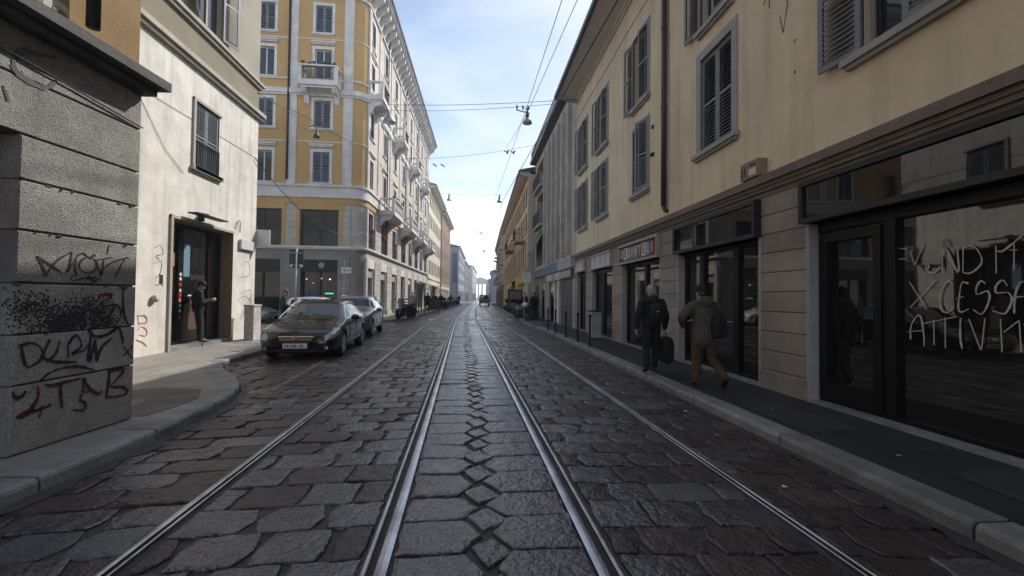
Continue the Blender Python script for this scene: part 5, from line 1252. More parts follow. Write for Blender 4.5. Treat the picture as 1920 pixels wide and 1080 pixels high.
# ---------------- motorbikes ----------------
def motorbike(name,label,loc,rz,pm,group):
    t=thing(name,label,'motorbike',loc,rz,group)
    for y in (-.65,.68):
        q=MB(); q.lathe((0,y,.31),[(.22,-.05),(.29,-.06),(.31,0),(.29,.06),(.22,.05)],18,axis='x'); w_=q.build('wheel',M['tyre'],t,smooth=True)
        q=MB(); q.lathe((0,y,.31),[(.001,-.03),(.22,-.015),(.22,.015),(.001,.03)],14,axis='x'); q.build('rim',M['alloy'],w_)
    q=MB(); q.ring_loft([[Vector((a*sx,y,z+b*h)) for a,b in ((-1,-.6),(-.8,.7),(0,1),(.8,.7),(1,-.6),(0,-1))] for y,z,sx,h in ((-.62,.62,.07,.1),(-.35,.70,.14,.16),(.0,.62,.17,.2),(.35,.60,.14,.18),(.5,.62,.06,.1))]); q.build('body',pm,t,smooth=True)
    q=MB(); q.ring_loft([[Vector((a*sx,y,z+b*.06)) for a,b in ((-1,-1),(-.8,1),(.8,1),(1,-1))] for y,z,sx in ((-.85,.86,.08),(-.4,.82,.14),(.05,.78,.13),(.2,.82,.06))]); q.build('seat',M['blackcloth'],t,smooth=True)
    q=MB(); q.ell((0,.15,.33),.16,.24,.18,10,6); q.build('engine',M['darkmetal'],t,smooth=True)
    q=MB()
    for s in (-.07,.07): q.tube([(s,.68,.31),(s,.48,.95)],.025,6)
    q.build('fork',M['galv'],t)
    q=MB(); q.tube([(-.36,.30,1.02),(-.2,.42,1.0),(0,.46,.97),(.2,.42,1.0),(.36,.30,1.02)],.016,6); q.build('handlebar',M['blackmetal'],t)
    for s in (-1,1): q=MB(); q.tube([(s*.25,.40,1.0),(s*.34,.42,1.2)],.007,4); q.ell((s*.36,.42,1.24),.07,.02,.05,8,5); q.build('mirror',M['blackmetal'],t)
    q=MB(); q.ell((0,.6,.88),.09,.07,.1,10,6); q.build('headlight',M['lampglass'],t,smooth=True)
    q=MB(); q.ring_loft([[Vector((x,y,z)) for y,z in ((.58,.95),(.46,1.28),(.44,1.27),(.55,.95))] for x in (-.14,.14)]); q.build('windscreen',M['carglass'],t)
    q=MB(); q.tube([(.14,.1,.25),(.16,-.3,.25),(.17,-.75,.38)],.045,8); q.build('exhaust',M['alloy'],t)
    return t
redp=mat('dark_red_paint',(.12,.01,.01),rough=.3); wp=mat('white_scooter_paint',(.5,.5,.5),rough=.3); blp=mat('black_bike_paint',(.015,.015,.017),rough=.25)
gL='motorbikes parked on the left pavement'; gR='motorbikes parked on the right pavement'
m0=motorbike('motorbike','big black motorbike nearest the camera on the left pavement beyond the cars',(-4.35,27.4,.12),R(160),blp,gL)
dup(m0,(-4.45,29.3,.12),R(150),'second black motorbike on the left pavement, beside the thin bollards',gL)
m1=motorbike('motorbike','dark red motorbike between the thin bollards and the blue shop door',(-4.75,31.2,.12),R(140),redp,gL)
mr0=motorbike('motorbike','dark motorbike nearest the camera on the right pavement, beside the sign post',(3.35,27.9,.12),R(35),blp,gR)
spots=[(3.75,28.9,40,0),(3.5,30.2,30,1),(3.9,31.4,45,0),(3.6,33,28,2),(3.7,35,35,0),(3.6,37,30,1),(3.7,39.3,30,0),(3.75,42,32,2),(3.8,45,30,0)]
mr1=None; src={0:mr0}
lab=['black motorbike standing second from the sign post','dark red motorbike third from the sign post','black motorbike fourth from the sign post, close to the shopfronts','white scooter fifth from the sign post','black motorbike standing just before the advertising panel','dark red motorbike just beside the advertising panel','black motorbike behind the advertising panel','white scooter well behind the advertising panel','black motorbike last in the right hand row']
for (x,y,a,k),l in zip(spots,lab):
    if k not in src:
        o=motorbike('motorbike',l,(x,y,.12),R(a),{1:redp,2:wp}[k],gR); src[k]=o
    else: dup(src[k],(x,y,.12),R(a),l,gR)
# boxes on two of them
q=MB(); q.ell((0,0,0),.22,.2,.17,12,7); o=q.build('top_case',M['white'],None,smooth=True); o.location=(3.33,27.35,1.08); tag(o,'pale grey top case on the motorbike nearest the sign post','top case')
# dense far rows of scooters on the left
for i,(x,y) in enumerate([(-3.7,50),(-3.6,53),(-3.55,56.5),(-3.4,60),(-3.2,66),(-3.1,72),(-2.9,79)]):
    dup(m0,(x,y,.12),R(150+i*7%30),'%s black motorbike in the far left row along the kerb'%['nearest','second','third','fourth','fifth','sixth','last'][i],'motorbikes in the far left row')
# ---------------- people ----------------
def limb(mb,p0,p1,r0,r1,fl=1.0,side=None,n=14,m=0):
    """tapered capsule; fl<1 flattens across 'side'"""
    p0=Vector(p0);p1=Vector(p1);d=(p1-p0); L=d.length; d.normalize()
    a=Vector(side) if side else d.orthogonal(); a=(a-d*a.dot(d)).normalized(); b=d.cross(a); rings=[]
    for t,f in ((-1,.02),(-.85,.5),(-.5,.86),(0,1)):
        rings.append((p0+d*t*r0*.9,r0*f))
    for t in (.25,.5,.75): rings.append((p0+d*L*t,r0+(r1-r0)*t))
    for t,f in ((0,1),(.5,.86),(.85,.5),(1,.02)): rings.append((p1+d*t*r1*.9,r1*f))
    mb.ring_loft([[c+(a*math.cos(2*math.pi*j/n)+b*math.sin(2*math.pi*j/n)*fl)*r for j in range(n)] for c,r in rings],m)
def fuse(mb,vox,m,name,parent,sm=2,dist=0):
    mods=[('REMESH',dict(mode='VOXEL',voxel_size=vox)),('SMOOTH',dict(iterations=sm,factor=.6))]
    me=eval_mesh_raw(mb,m,mods); return mesh_obj(me,name,parent)
def eval_mesh_raw(mb,m,mods):
    me=bpy.data.meshes.new('t'); me.from_pydata(mb.v,[],mb.f); me.materials.append(m)
    import bmesh
    bm=bmesh.new(); bm.from_mesh(me); bmesh.ops.recalc_face_normals(bm,faces=bm.faces); bm.to_mesh(me); bm.free()
    o=bpy.data.objects.new('t',me); col.objects.link(o)
    for t,kw in mods:
        md=o.modifiers.new(t,t)
        for a,b in kw.items(): setattr(md,a,b)
    bpy.context.view_layer.update(); dg=bpy.context.evaluated_depsgraph_get(); r=bpy.data.meshes.new_from_object(o.evaluated_get(dg)); bpy.data.objects.remove(o)
    for p in r.polygons: p.material_index=0
    r.materials.clear(); r.materials.append(m)
    return r
def person(label,loc,rz,J,coat,trousers,hair=None,hat=None,shoes='shoe',hood=False,long=0,vox=.012,group=None,name='person',beard=False):
    """figure facing +y locally; J = joint dict (metres, standing height about 1.75)"""
    V=lambda k:Vector(J[k])
    t=thing(name,label,'person',loc,rz,group)
    b=MB()
    hd=V('head'); fw=Vector(J.get('face',(0,1,0))).normalized(); rt=fw.cross(Vector((0,0,1))).normalized(); up=rt.cross(fw)
    rot=Matrix((rt,fw,up)).transposed()
    b.ell(hd+up*.02,.075,.095,.11,16,10,rot=rot); b.ell(hd+fw*.035-up*.05,.055,.06,.065,12,8,rot=rot)
    b.ell(hd+fw*.103-up*.015,.012,.02,.022,8,6,rot=rot)       # nose
    b.ell(hd+fw*.09-up*.055,.022,.012,.008,8,5,rot=rot)       # lips
    for s in (-1,1):
        b.ell(hd+rt*s*.077-up*.005,.010,.022,.032,8,6,rot=rot); b.ell(hd+rt*s*.03+fw*.082+up*.018,.013,.010,.008,8,5,rot=rot)
    limb(b,V('neck'),hd-up*.04,.055,.05)
    limb(b,V('chest'),V('neck')-Vector((0,0,.05)),.14,.09,.8,rt); limb(b,V('pelvis'),V('chest'),.13,.145,.75,rt)
    for s,sg in (('L',-1),('R',1)):
        limb(b,V('sh'+s),V('el'+s),.052,.042); limb(b,V('el'+s),V('wr'+s),.042,.028)
        limb(b,V('hip'+s),V('kn'+s),.082,.058); limb(b,V('kn'+s),V('an'+s),.056,.038)
        w=V('wr'+s); hdv=Vector(J.get('hd'+s,(w-V('el'+s)))).normalized(); pn=Vector(J.get('pn'+s,(-sg,0,0))); sd=hdv.cross(pn).normalized(); pn=sd.cross(hdv)
        limb(b,w,w+hdv*.075,.03,.038,.5,sd)                   # palm
        for q,(o_,l) in enumerate(((-.030,.065),(-.010,.075),(.010,.070),(.029,.055))):
            p0=w+hdv*.085+sd*o_; p1=p0+hdv*l*.45+pn*.008*q*.3+pn*.012; p2=p1+hdv*l*.35+pn*.028
            limb(b,p0,p1,.0095,.009,n=8); limb(b,p1,p2,.009,.0075,n=8)
        ts=sd*(1 if (sd.dot(fw)>0) else -1); p0=w+hdv*.03+ts*.03; p1=p0+hdv*.035+ts*.025+pn*.01; limb(b,p0,p1,.012,.010,n=8); limb(b,p1,p1+hdv*.03+pn*.01,.010,.008,n=8)
        a=V('an'+s); to=V('to'+s); limb(b,a,a.lerp(to,.5)-Vector((0,0,.0)),.035,.035)
    body=fuse(b,.0075 if vox<.02 else .014,M['skin'],'body',t,2)
    # trousers
    c=MB()
    for s in 'LR':
        limb(c,V('hip'+s),V('kn'+s),.105,.080); limb(c,V('kn'+s),V('an'+s)+Vector((0,0,.02)),.080,.064)
    limb(c,V('pelvis')-Vector((.055,0,0)),V('pelvis')+Vector((.055,0,0)),.115,.115,.85)
    fuse(c,vox,M[trousers],'trousers',t)
    # shoes
    for s in 'LR':
        c=MB(); a=V('an'+s); to=V('to'+s); d=(to-a).normalized(); limb(c,a-Vector((0,0,.02)),a+d*.02,.048,.046); limb(c,a+d*-.05-Vector((0,0,.035)),to,.042,.036,.8,(1,0,0)); limb(c,a.lerp(to,.3)-Vector((0,0,.01)),to,.045,.030)
        fuse(c,vox,M[shoes],'shoe',t,1)
    # coat
    c=MB(); hem=V('pelvis')-Vector((0,0,long))
    limb(c,V('chest')+Vector((0,0,.03)),V('neck')-Vector((0,0,.07)),.185,.10,.75,rt); limb(c,V('pelvis'),V('chest'),.175,.195,.72,rt); limb(c,hem-Vector((.075,0,-.06)),hem+Vector((.075,0,.06)),.135,.135,1.0);limb(c,hem+Vector((0,0,.10)),V('pelvis'),.205,.195,.80,rt)
    limb(c,V('shL'),V('shR'),.09,.09); 
    for s in 'LR':
        limb(c,V('sh'+s),V('el'+s),.088,.070); limb(c,V('el'+s),V('wr'+s)-(V('wr'+s)-V('el'+s)).normalized()*.02,.070,.052)
    if hood: c.ell(V('neck')-fw*.075-Vector((0,0,.02)),.135,.095,.10,12,8); c.ell(V('neck')-Vector((0,0,.0)),.115,.11,.075,12,8)
    else: c.ell(V('neck')-Vector((0,0,.01)),.085,.085,.06,12,8)
    fuse(c,vox,M[coat],'coat',t)
    if hair:
        c=MB(); c.ell(hd+up*.045-fw*.012,.086,.102,.10,16,8,rot=rot); c.ell(hd-fw*.05-up*.01,.075,.05,.085,12,8,rot=rot)
        if beard: c.ell(hd+fw*.055-up*.085,.052,.045,.035,12,8,rot=rot)
        fuse(c,vox*.8,M[hair],'hair',t)
    if hat:
        c=MB(); c.ell(hd+up*.06-fw*.01,.092,.108,.095,16,8,rot=rot); c.ell(hd+up*.025-fw*.012,.096,.112,.04,16,6,rot=rot); fuse(c,vox*.8,M[hat],'beanie',t)
    return t
# walker with grey hair, rucksack and bag (walking away)
JA=dict(head=(-.01,.03,1.66),face=(0,1,-.12),neck=(0,0,1.50),chest=(0,0,1.30),pelvis=(0,0,1.0),shL=(-.20,0,1.43),shR=(.20,0,1.43),elL=(-.29,-.04,1.15),elR=(.28,-.06,1.15),wrL=(-.31,.02,.90),wrR=(.27,.0,.90),
 hipL=(-.09,0,.93),hipR=(.09,0,.93),knL=(-.12,-.02,.50),knR=(.10,.06,.50),anL=(-.15,-.16,.12),anR=(.09,.10,.09),toL=(-.17,-.02,.04),toR=(.10,.26,.035),hdL=(-.02,.05,-1),hdR=(0,0,-1),pnL=(1,0,0),pnR=(-1,0,0))
pa=person('grey haired person in black hooded jacket walking away, wearing a rucksack and carrying a bag',(3.42,7.95,.12),R(-3),JA,'blackcloth','navycloth',hair='hairgrey',hood=True,long=.06)
pa.scale=(.94,)*3
c=MB(); c.ring_loft([[Vector((x*w_,y0+(-.0),z)) if False else Vector((x*w_,-.17-d*y_,z)) for x,y_ in ((-1,0),(-.85,.8),(0,1),(.85,.8),(1,0))] for z,w_,d in ((.98,.10,.04),(1.02,.145,.13),(1.2,.16,.17),(1.36,.15,.14),(1.44,.09,.05))]); 
o=mesh_obj(eval_mesh_raw(c,M['blackcloth'],[('SUBSURF',dict(levels=2))]),'rucksack',None); o.scale=(.94,)*3; o.location=(3.42,7.95,.12); o.rotation_euler=(0,0,R(-3)); tag(o,'black rucksack with a small silver badge on the back of the grey haired walker','rucksack')
q=MB(); q.box(-.02,.03,-.345,-.335,1.25,1.265); q.build('badge',M['plate'],o)
for s in (-1,1): q=MB(); q.tube([(s*.12,-.16,1.43),(s*.13,-.02,1.49),(s*.14,.1,1.42)],.02,5); q.build('strap',M['blackcloth'],o)
c=MB(); c.ring_loft([[Vector((.30+x*d,y*w_*.5,z)) for x,y in ((-1,-.7),(-.7,-1),(.7,-1),(1,-.7),(1,.7),(.7,1),(-.7,1),(-1,.7))] for z,w_,d in ((.22,.36,.09),(.25,.42,.115),(.55,.44,.12),(.70,.38,.11),(.745,.2,.05))])
o=mesh_obj(eval_mesh_raw(c,M['blackcloth'],[('SUBSURF',dict(levels=2))]),'travel_bag',None); o.scale=(.94,)*3; o.location=(3.42,7.95,.12); o.rotation_euler=(0,0,R(-3)); tag(o,"black travel bag hanging from the grey haired walker's right hand",'bag')
q=MB(); q.tube([(.28,-.08,.72),(.28,-.05,.81),(.28,.05,.81),(.28,.08,.72)],.012,6); q.build('handle',M['blackcloth'],o)
for y in (-.12,.12): q=MB(); q.lathe((.30,y,.215),[(.0,-.02),(.03,-.02),(.03,.02),(0,.02)],10,axis='x'); q.build('wheel',M['tyre'],o)
# walker with beanie, parka and mustard trousers (walking away, right foot lifted)
JB=dict(head=(-.03,.04,1.60),face=(-.1,1,-.35),neck=(0,.0,1.45),chest=(0,0,1.25),pelvis=(0,-.02,.96),shL=(-.19,.02,1.37),shR=(.19,0,1.37),elL=(-.36,.06,1.18),elR=(.30,.08,1.14),wrL=(-.24,.26,1.02),wrR=(.02,.30,1.10),
 hipL=(-.09,0,.90),hipR=(.09,-.02,.90),knL=(-.10,.05,.49),knR=(.12,-.04,.49),anL=(-.11,.0,.10),anR=(.19,-.34,.20),toL=(-.12,.17,.035),toR=(.21,-.27,.05),hdL=(.3,.8,-.3),hdR=(-.6,.6,.2),pnL=(1,0,0),pnR=(0,0,-1))
pb=person('person in black beanie, olive grey parka and mustard trousers, one heel raised in mid stride',(3.72,6.62,.12),R(-2),JB,'olivecloth','mustard',hat='blackcloth',hair='hairdark',hood=True,long=.22)
pb.scale=(.95,)*3
c=MB(); c.ring_loft([[Vector((.14+x*w_,-.24-y_*d,z)) for x,y_ in ((-1,-.5),(-.85,.8),(0,1),(.85,.8),(1,-.5))] for z,w_,d in ((.84,.11,.05),(.88,.14,.09),(1.1,.15,.10),(1.22,.12,.08),(1.27,.06,.03))])
o=mesh_obj(eval_mesh_raw(c,M['navycloth'],[('SUBSURF',dict(levels=2))]),'shoulder_bag',None); o.scale=(.95,)*3; o.location=(3.72,6.62,.12); o.rotation_euler=(0,0,R(-2)); tag(o,'black shoulder bag on the back of the walker in mustard trousers','bag')
q=MB(); q.tube([(.16,-.25,1.25),(.12,-.16,1.42),(-.02,.0,1.50),(-.14,.14,1.4)],.014,5); q.build('strap',M['blackcloth'],o)
q=MB(); q.box(-.27,-.17,.33,.345,.98,1.06); o=q.build('paper',M['plate'],None); o.scale=(.95,)*3; o.location=(3.72,6.62,.12); tag(o,'small white paper held by the walker in the olive parka','paper')
# man leaning at the shop door
JC=dict(head=(0,.05,1.56),face=(.0,1,-.55),neck=(0,.0,1.43),chest=(0,-.03,1.24),pelvis=(0,.0,.95),shL=(-.18,0,1.37),shR=(.18,0,1.37),elL=(-.22,.05,1.10),elR=(.22,.05,1.10),wrL=(-.07,.27,1.16),wrR=(.08,.27,1.17),
 hipL=(-.08,0,.90),hipR=(.08,0,.90),knL=(-.09,.07,.50),knR=(.09,.03,.50),anL=(-.10,.10,.09),anR=(.10,.04,.09),toL=(-.12,.25,.03),toR=(.12,.20,.03),hdL=(.2,.9,.3),hdR=(-.2,.9,.3),pnL=(1,0,0),pnR=(-1,0,0))
pc=person('person in dark clothes and beanie leaning in the shop doorway, looking at a phone',(-7.52,12.45,.2),R(-55),JC,'blackcloth','blackcloth',hat='blackcloth',hair='hairdark',long=.02,shoes='brownwood')
q=MB(); q.box(-.035,.035,.33,.345,1.17,1.30); o=q.build('phone',M['glass'],None); o.location=(-7.52,12.45,.2); o.rotation_euler=(0,0,R(-55)); tag(o,'phone held by the person leaning in the shop doorway','phone')
JD=dict(JC); JD.update(face=(0,1,-.4),wrL=(-.10,.25,1.0),wrR=(.10,.28,1.02),elL=(-.24,.02,1.10),elR=(.24,.02,1.10),toL=(-.12,.25,.03))
JD={k:(v if k=='face' or k[:2] in('hd','pn') else tuple(Vector(v)*1.04)) for k,v in JD.items()}
pd=person('bearded person with reddish hair in a dark navy coat standing behind the dark hatchback',(-7.45,17.6,0),R(-70),JD,'navycloth','blackcloth',hair='hairred',beard=True,long=.05)
# passers-by far down the street
JE=dict(JA); JE.update(wrR=(.29,.1,.92),wrL=(-.29,-.08,.92),anL=(-.1,-.2,.14),anR=(.1,.2,.09),toL=(-.1,-.06,.05),toR=(.1,.36,.04))
pe=person('distant passer-by in black walking on the left pavement, left of the wooden planter',(-4.4,41.5,.12),R(10),JE,'blackcloth','navycloth',hair='hairdark',vox=.03,group='distant passers-by')
pf=person('distant passer-by in pale top standing by the bollards on the left pavement',(-4.7,33.6,.12),R(190),JE,'greycloth','greycloth',hair='hairgrey',vox=.03,group='distant passers-by')
lbl=[((4.25,29.6),'first dark passer-by by the roller shutters on the right pavement',20,pe),((4.45,31.2),'second dark passer-by by the roller shutters on the right pavement',200,pe),((4.1,33.6),'dark passer-by near the tan end wall on the right pavement',170,pe),((4.5,35),'passer-by in pale top close to the tan end wall',10,pf),
 ((-4.2,47),'dark passer-by beyond the wooden planter on the left pavement',185,pe),((-4.1,55),'dark passer-by in front of the cream block on the left pavement',5,pe),((-4.3,57),'pale dressed passer-by in front of the cream block',190,pf),((-3.7,70),'dark passer-by near the salmon block on the left',0,pe),((-3.9,73),'second dark passer-by near the salmon block on the left',180,pe),((-3.2,95),'tiny dark passer-by near the blue grey block on the left',0,pe)]
for (x,y),l,a,s in lbl: dup(s,(x,y,.12),R(a),l,'distant passers-by')
# ---------------- street furniture, wires, lamps ----------------
def bollard(loc,label,h=.95,group='thin dark bollards on the right pavement'):
    t=thing('bollard',label,'bollard',loc,0,group)
    q=MB(); q.lathe((0,0,0),[(.030,0),(.030,h-.12),(.026,h-.12)],10); q.build('post',M['blackmetal'],t,smooth=False)
    q=MB(); q.lathe((0,0,h-.12),[(.024,0),(.045,.03),(.05,.07),(.03,.11),(.0,.125)],10); q.build('cap',M['blackmetal'],t,smooth=True)
    q=MB(); q.lathe((0,0,0),[(.055,0),(.055,.03),(.03,.06)],10); q.build('foot',M['darkmetal'],t)
    return t
b0=bollard((3.42,12.3,.12),'thin dark bollard nearest the camera on the right pavement')
for i,(x,y,l) in enumerate([(3.40,13.7,'second thin dark bollard on the right pavement, counted from the camera'),(3.36,15.3,'third thin dark bollard on the right pavement, counted from the camera'),(3.32,17.1,'fourth thin dark bollard on the right pavement, counted from the camera'),(3.25,18.4,'thin dark bollard farthest from the camera on the right pavement')]):
    dup(b0,(x,y,.12),0,l)
for i,(x,y) in enumerate([(-4.12,28.6),(-4.06,30.2),(-4.0,31.8),(-3.96,33.4),(-3.92,35)]):
    dup(b0,(x,y,.12),0,'%s thin bollard on the left pavement beside the motorbikes'%['nearest','second','third','fourth','farthest'][i],'thin bollards on the left pavement')
# grey waste bin on the right pavement
t=thing('waste_bin','grey box bin standing between the last shop doors on the right pavement','bin',(4.2,14.5,.12),0)
q=MB(); q.box(-.16,.16,-.22,.22,.08,.95); q.build('body',M['frame_r'],t); q=MB(); q.box(-.18,.18,-.24,.24,.95,1.0); q.build('lid',M['darkmetal'],t)
# back of a road sign by the side street
t=thing('road_sign','dark backed rectangular road sign on a galvanised pole in front of the palazzo','road sign',(-8.05,20.2,0),0)
q=MB(); q.tube([(0,0,0),(0,0,3.65)],.04,10); q.build('pole',M['galv'],t,smooth=True)
q=MB(); q.box(-.33,.28,.05,.075,2.78,3.60); q.build('sign_board',M['ink'],t)
for z in (2.9,3.45): q=MB(); q.box(-.30,.25,.04,.055,z,z+.03); q.build('bracket',M['galv'],t)
for x in (-.24,.2): q=MB(); q.ell((x,.03,2.86),.07,.03,.07,10,6); q.build('reflector',M['plate'],t)
t=thing('street_pole','slim pale pole with a crossbar in front of the palazzo shop window','pole',(-7.1,24.2,0),0)
q=MB(); q.tube([(0,0,0),(0,0,3.5)],.03,8); q.build('post',M['galv'],t); q=MB(); q.box(-.2,.2,-.02,.02,1.9,1.95); q.build('crossbar',M['galv'],t)
# tram stop sign and post, right
t=thing('stop_sign','pale square notice panel on two poles above the motorbikes, right pavement','sign',(3.42,27.6,.12),0)
for x in (-.12,.16): q=MB(); q.tube([(x,0,0),(x,0,2.75)],.035,8); q.build('pole',M['galv'],t)
q=MB(); q.box(-.28,.28,-.05,-.02,2.4,3.05); b_=q.build('sign_board',M['white'],t)
q=MB()
for z in (2.95,2.86,2.78,2.66,2.58): q.box(-.2,.18,-.055,-.05,z,z+.025)
q.build('lettering',M['galv'],b_)
q=MB(); q.box(-.15,-.0,-.06,-.02,1.85,2.3); q.build('timetable',M['paper'],t)
t=thing('advertising_panel','dark framed advertising panel standing on the right pavement beside the motorbikes','advertising panel',(3.75,38.3,.12),0)
q=MB(); q.box(-.68,.68,-.08,.08,.35,2.15); q.build('frame',M['ink'],t); q=MB(); q.box(-.55,.55,-.09,-.08,.5,2.0); q.build('poster',mat('dim_poster',(.07,.065,.08),rough=.3,c2=(.2,.17,.16),sc1=2.5),t)
for x in (-.5,.5): q=MB(); q.box(x-.05,x+.05,-.05,.05,0,.35); q.build('foot',M['ink'],t)
# wooden planter on the left pavement
t=thing('wooden_planter','brown slatted wooden planter at the edge of the left pavement','planter',(-3.9,43.2,.13),0)
q=MB()
q.box(-.55,.55,-.4,.4,.12,1.0); q.build('box',M['brownwood'],t)
for x in (-.45,-.15,.15,.45): q=MB(); q.box(x-.12,x+.12,-.43,-.40,.1,1.05); q.build('slat',M['brownwood'],t)
for x in (-.5,.5):
    for y in (-.35,.35): q=MB(); q.box(x-.04,x+.04,y-.04,y+.04,0,.12); q.build('foot',M['ink'],t)
q=MB(); rr=random.Random(2)
for k in range(60): q.ell((rr.uniform(-.45,.45),rr.uniform(-.3,.3),1.05+rr.uniform(0,.25)),.06,.06,.04,5,3)
q.build('plants',M['leaf'],t)
# awnings far left
for i,(y,l) in enumerate(((52,'dark awning over the cream block cafe'),(66,'white slanted awning farther down the left side'))):
    X=-6.93+.021*(y-28.3)+.15
    t=thing('awning',l,'awning',(X,y,2.6),0)
    q=MB(); q.hexa([(0,-3,.6),(1.8,-3,0),(1.8,3,0),(0,3,.6),(0,-3,.66),(1.8,-3,.05),(1.8,3,.05),(0,3,.66)]); q.build('canopy',M['darkmetal'] if i==0 else M['white'],t)
    for a in (-2.9,2.9): q=MB(); q.tube([(1.75,a,0),(0,a,-.3)],.03,5); q.build('arm',M['darkmetal'],t)
# overhead wires
def wire(p0,p1,sag,r,label,name='span_wire',cat='wire',group=None,parent=None):
    p0=Vector(p0);p1=Vector(p1); P=[p0.lerp(p1,i/14)-Vector((0,0,sag*4*(i/14)*(1-i/14))) for i in range(15)]
    q=MB(); q.tube(P,r,5); o=q.build(name,M['wire'],parent)
    if parent is None: tag(o,label,cat,group)
    return o,P
def lamp(loc,label,drop=.55,s=1.0):
    t=thing('street_lamp',label,'street lamp',loc,0,'bell lamps hung over the tram tracks')
    q=MB(); q.tube([(0,0,0),(0,0,-drop*.45)],.02*s,6); q.tube([(-.12*s,0,0),(.12*s,0,0)],.025*s,6); q.build('hanger',M['wire'],t)
    q=MB(); q.lathe((0,0,-drop-.42*s),[(.25*s,0),(.255*s,.03*s),(.22*s,.13*s),(.13*s,.24*s),(.09*s,.30*s)],18); q.build('lamp_shade',M['galv'],t,smooth=True)
    q=MB(); q.lathe((0,0,-drop-.12*s),[(.095*s,0),(.095*s,.16*s),(.06*s,.26*s),(.05*s,.42*s),(.02*s,.44*s)],12); q.build('housing',M['wire'],t,smooth=True)
    q=MB(); q.ell((0,0,-drop-.40*s),.2*s,.2*s,.06*s,14,6); q.build('diffuser',M['paper'],t,smooth=True)
    return t
gW='span wires across the street'
wire((-6.5,29.5,14.6),(4.75,19.2,10.75),.15,.014,'upper span wire from the palazzo balcony to the cream building','span_wire','wire',gW)
wire((-6.5,29.5,14.2),(4.75,19.0,10.55),.2,.012,'lower span wire from the palazzo balcony to the cream building','span_wire','wire',gW)
def zc(p0,p1,t): return p0[2]+(p1[2]-p0[2])*t
lamp((2.55,20.9,10.95),'largest bell shaped street lamp hanging over the right hand tracks, nearest the camera',.35,.95)
q=MB()
for x in (2.05,2.35,2.62): q.ell((x,21.1,11.1-(x-2)*.05),.05,.05,.13,6,5)
q.tube([(2.0,21.1,10.95),(2.7,21.1,10.8)],.03,5)
tag(q.build('wire_hanger',M['wire']),'black insulators clamped to the span wire beside the largest lamp','wire hanger')
wire((-6.6,33,12.0),(4.8,30,12.6),.35,.012,'thin span wire in front of the fin fronted building','span_wire','wire',gW)
q=MB()
for x in (2.3,2.75): q.tube([(x-.22,30.5,12.1),(x,30.5,12.0),(x+.12,30.5,12.16)],.045,5); q.ell((x,30.5,12.0),.07,.07,.12,6,5)
tag(q.build('wire_hanger',M['wire']),'pair of small dark hangers on the second span wire','wire hanger')
q=MB()
for x in (-3.1,-2.5): q.tube([(x-.15,33,11.75),(x+.15,33,11.55)],.05,5)
tag(q.build('wire_hanger',M['wire']),'pair of small dark hangers near the palazzo on the left','wire hanger')
wire((-6.3,45,12.6),(4.6,45,12.6),.3,.012,'third span wire carrying two small bell lamps','span_wire','wire',gW)
lamp((2.6,45,12.4),'small bell street lamp on the right of the third span wire',.3,1.15); lamp((-2.7,45,12.3),'small bell street lamp on the left of the third span wire',.25,.95)
wire((-5.5,70,12.4),(4.7,70,12.2),.3,.02,'fourth span wire far down the street','span_wire','wire',gW)
lamp((2.2,95,12.6),'tiny bell street lamp far down the street',.4,1.3); wire((-4.2,95,13.4),(5.2,95,13.2),.3,.02,'far span wire holding the tiny lamp','span_wire','wire',gW)
for y,x0,z,l in ((62,-1.2,11.3,'nearer bracket arm holding the contact wire'),(88,-2.6,9.6,'farther bracket arm holding the contact wire')):
    q=MB(); q.tube([(x0,y,z),(1.0,y,z-.45*(62==y))],.04,5); q.ell((1.0,y,z-.45*(62==y)),.1,.1,.22,6,5); tag(q.build('cantilever',M['galv']),l,'bracket arm')
gT='tram contact wires along the street'
# contact wires follow the tracks
def alongwire(off,z0,label,pts=None,r=.012):
    P=[Vector((ctr(y)*1.0+off,y,z0)) for y in range(-6,130,4)]
    q=MB(); q.tube(P,r,5); tag(q.build('contact_wire',M['wire']),label,'wire',gT)
q=MB(); q.tube([(2.70,4,10.6),(2.62,12,10.75),(2.5,20.9,10.95),(1.9,45,11.2),(1.2,80,9.2),(1.5,125,7.6)],.013,5); tag(q.build('contact_wire',M['wire']),'left one of the two thin wires running along the street over the tracks','wire',gT)
q=MB(); q.tube([(3.35,4,10.4),(3.1,12,10.7),(2.62,20.9,10.9),(2.2,30,12.1)],.012,5); tag(q.build('contact_wire',M['wire']),'right one of the two thin wires running along the street over the tracks','wire',gT)
q=MB(); q.tube([(3.75,2,9.0),(3.62,10,9.2),(3.4,20,9.9),(2.8,40,11),(2.2,70,11),(1.6,110,8)],.022,6); tag(q.build('overhead_cable',M['wire']),'thick black cable running diagonally down past the eaves of the cream building','cable')
wire((3.8,11.5,11.15),(4.75,11.5,11.0),0,.02,'x','bracket',parent=rb)
q=MB(); q.tube([F.P(4,8.9,.1),F.P(8,9.6,.1),F.P(12,9.75,.12),F.P(19.4,9.7,.15)],.012,5); part(q,'cable','wire',rb)
q=MB(); q.tube([(4.7,6.6,11.0),(3.9,7.0,10.75),(2.9,7.5,10.9)],.03,6); q.ell((3.95,7.0,10.76),.07,.07,.07,6,5); tag(q.build('wire_bracket',M['wire']),'dark metal wire bracket reaching out from the eaves at the top edge','bracket')
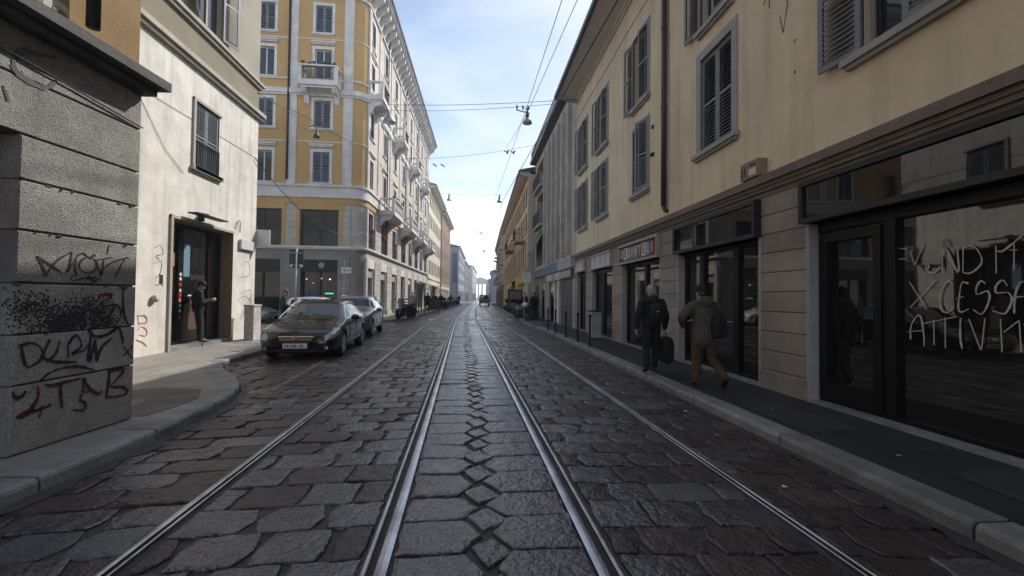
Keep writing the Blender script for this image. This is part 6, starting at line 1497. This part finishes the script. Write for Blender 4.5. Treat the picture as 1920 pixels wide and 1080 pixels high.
# slack wire from the stucco building to the palazzo
wire((-7.35,14.9,6.1),(-6.9,27.6,5.6),1.1,.014,'slack pale wire looping from the stucco building to the palazzo corner','slack_wire','wire')
for i,(u,z) in enumerate(((11.2,12.2),)):
    pass
wire((-7.38,15.1,8.4),(-7.9,27.3,11.6),.3,.012,'thin wire from the stucco building up to the palazzo front','span_wire','wire',gW)
t=thing('street_lamp','small dark lamp hanging on a wire before the palazzo front','street lamp',(-7.9,21.9,9.95),0,'bell lamps hung over the tram tracks')
q=MB(); q.tube([(-.3,0,0),(.3,0,.2)],.03,5); q.tube([(0,0,.1),(0,0,-.25)],.025,5); q.build('hanger',M['brownwood'],t)
q=MB(); q.lathe((0,0,-.55),[(.16,0),(.12,.15),(.06,.22),(.05,.35)],12); q.build('lamp_shade',M['wire'],t,smooth=True)
wire((-9.2,21.5,10.7),(-6.2,22.3,9.3),.0,.012,'thin wire carrying the small lamp before the palazzo','span_wire','wire',gW)
# wall lamp on the palazzo street side
t=thing('street_lamp','large round street lamp fixed below the first palazzo balcony','street lamp',(-5.9,29.6,13.4),0)
q=MB(); q.tube([(-1.0,0,.9),(-.3,0,.95),(0,0,.6)],.035,6); q.build('bracket',M['wire'],t)
q=MB(); q.lathe((0,0,0),[(.42,0),(.44,.05),(.38,.2),(.2,.42),(.1,.6)],18); q.build('lamp_shade',M['galv'],t,smooth=True)
# litter on the road and pavement
rr=random.Random(5); k=0
for (x,y,z) in ((2.75,4.6,.01),(2.55,3.3,.01),(3.9,3.6,.122),(2.9,5.6,.01),(-2.6,7.9,.01),(-3.0,9.6,.01),(3.85,5.2,.122)):
    q=MB(); a=rr.uniform(.015,.03); q.add([(x-a,y,z+.002),(x+a*.3,y-a*.7,z+.006),(x+a,y+a*.3,z+.003),(x-a*.2,y+a*.8,z+.012)],[(0,1,2,3)])
    o=q.build('litter',M['paper'] if k%2 else M['mould']); tag(o,['torn paper scrap near the right kerb','small scrap at the bottom right of the road','crumpled scrap on the right pavement','pale scrap by the right kerb joint','pale scrap beside the left tram rail','small scrap near the dark hatchback','scrap on the right pavement by the pier'][k],'litter'); k+=1
# manhole cover and utility lid
q=MB(); q.box(-4.6,-4.2,5.7,6.1,.115,.1255); tag(q.build('manhole_cover',M['darkmetal']),'dark square service lid in the pavement beside the grey corner','cover')
# ---------------- air ----------------
hz=MB(); hz.box(-40,45,-20,440,-1.1,26); o=hz.build('haze',[]); o['kind']='stuff'
hm=bpy.data.materials.new('haze'); hm.use_nodes=True; hn=hm.node_tree; hn.nodes.clear()
ho=hn.nodes.new('ShaderNodeOutputMaterial'); hv=hn.nodes.new('ShaderNodeVolumePrincipled'); hv.inputs['Color'].default_value=(.85,.93,1,1); hv.inputs['Density'].default_value=.0016; hv.inputs['Anisotropy'].default_value=.35
hn.links.new(hv.outputs[0],ho.inputs['Volume']); o.data.materials.append(hm)
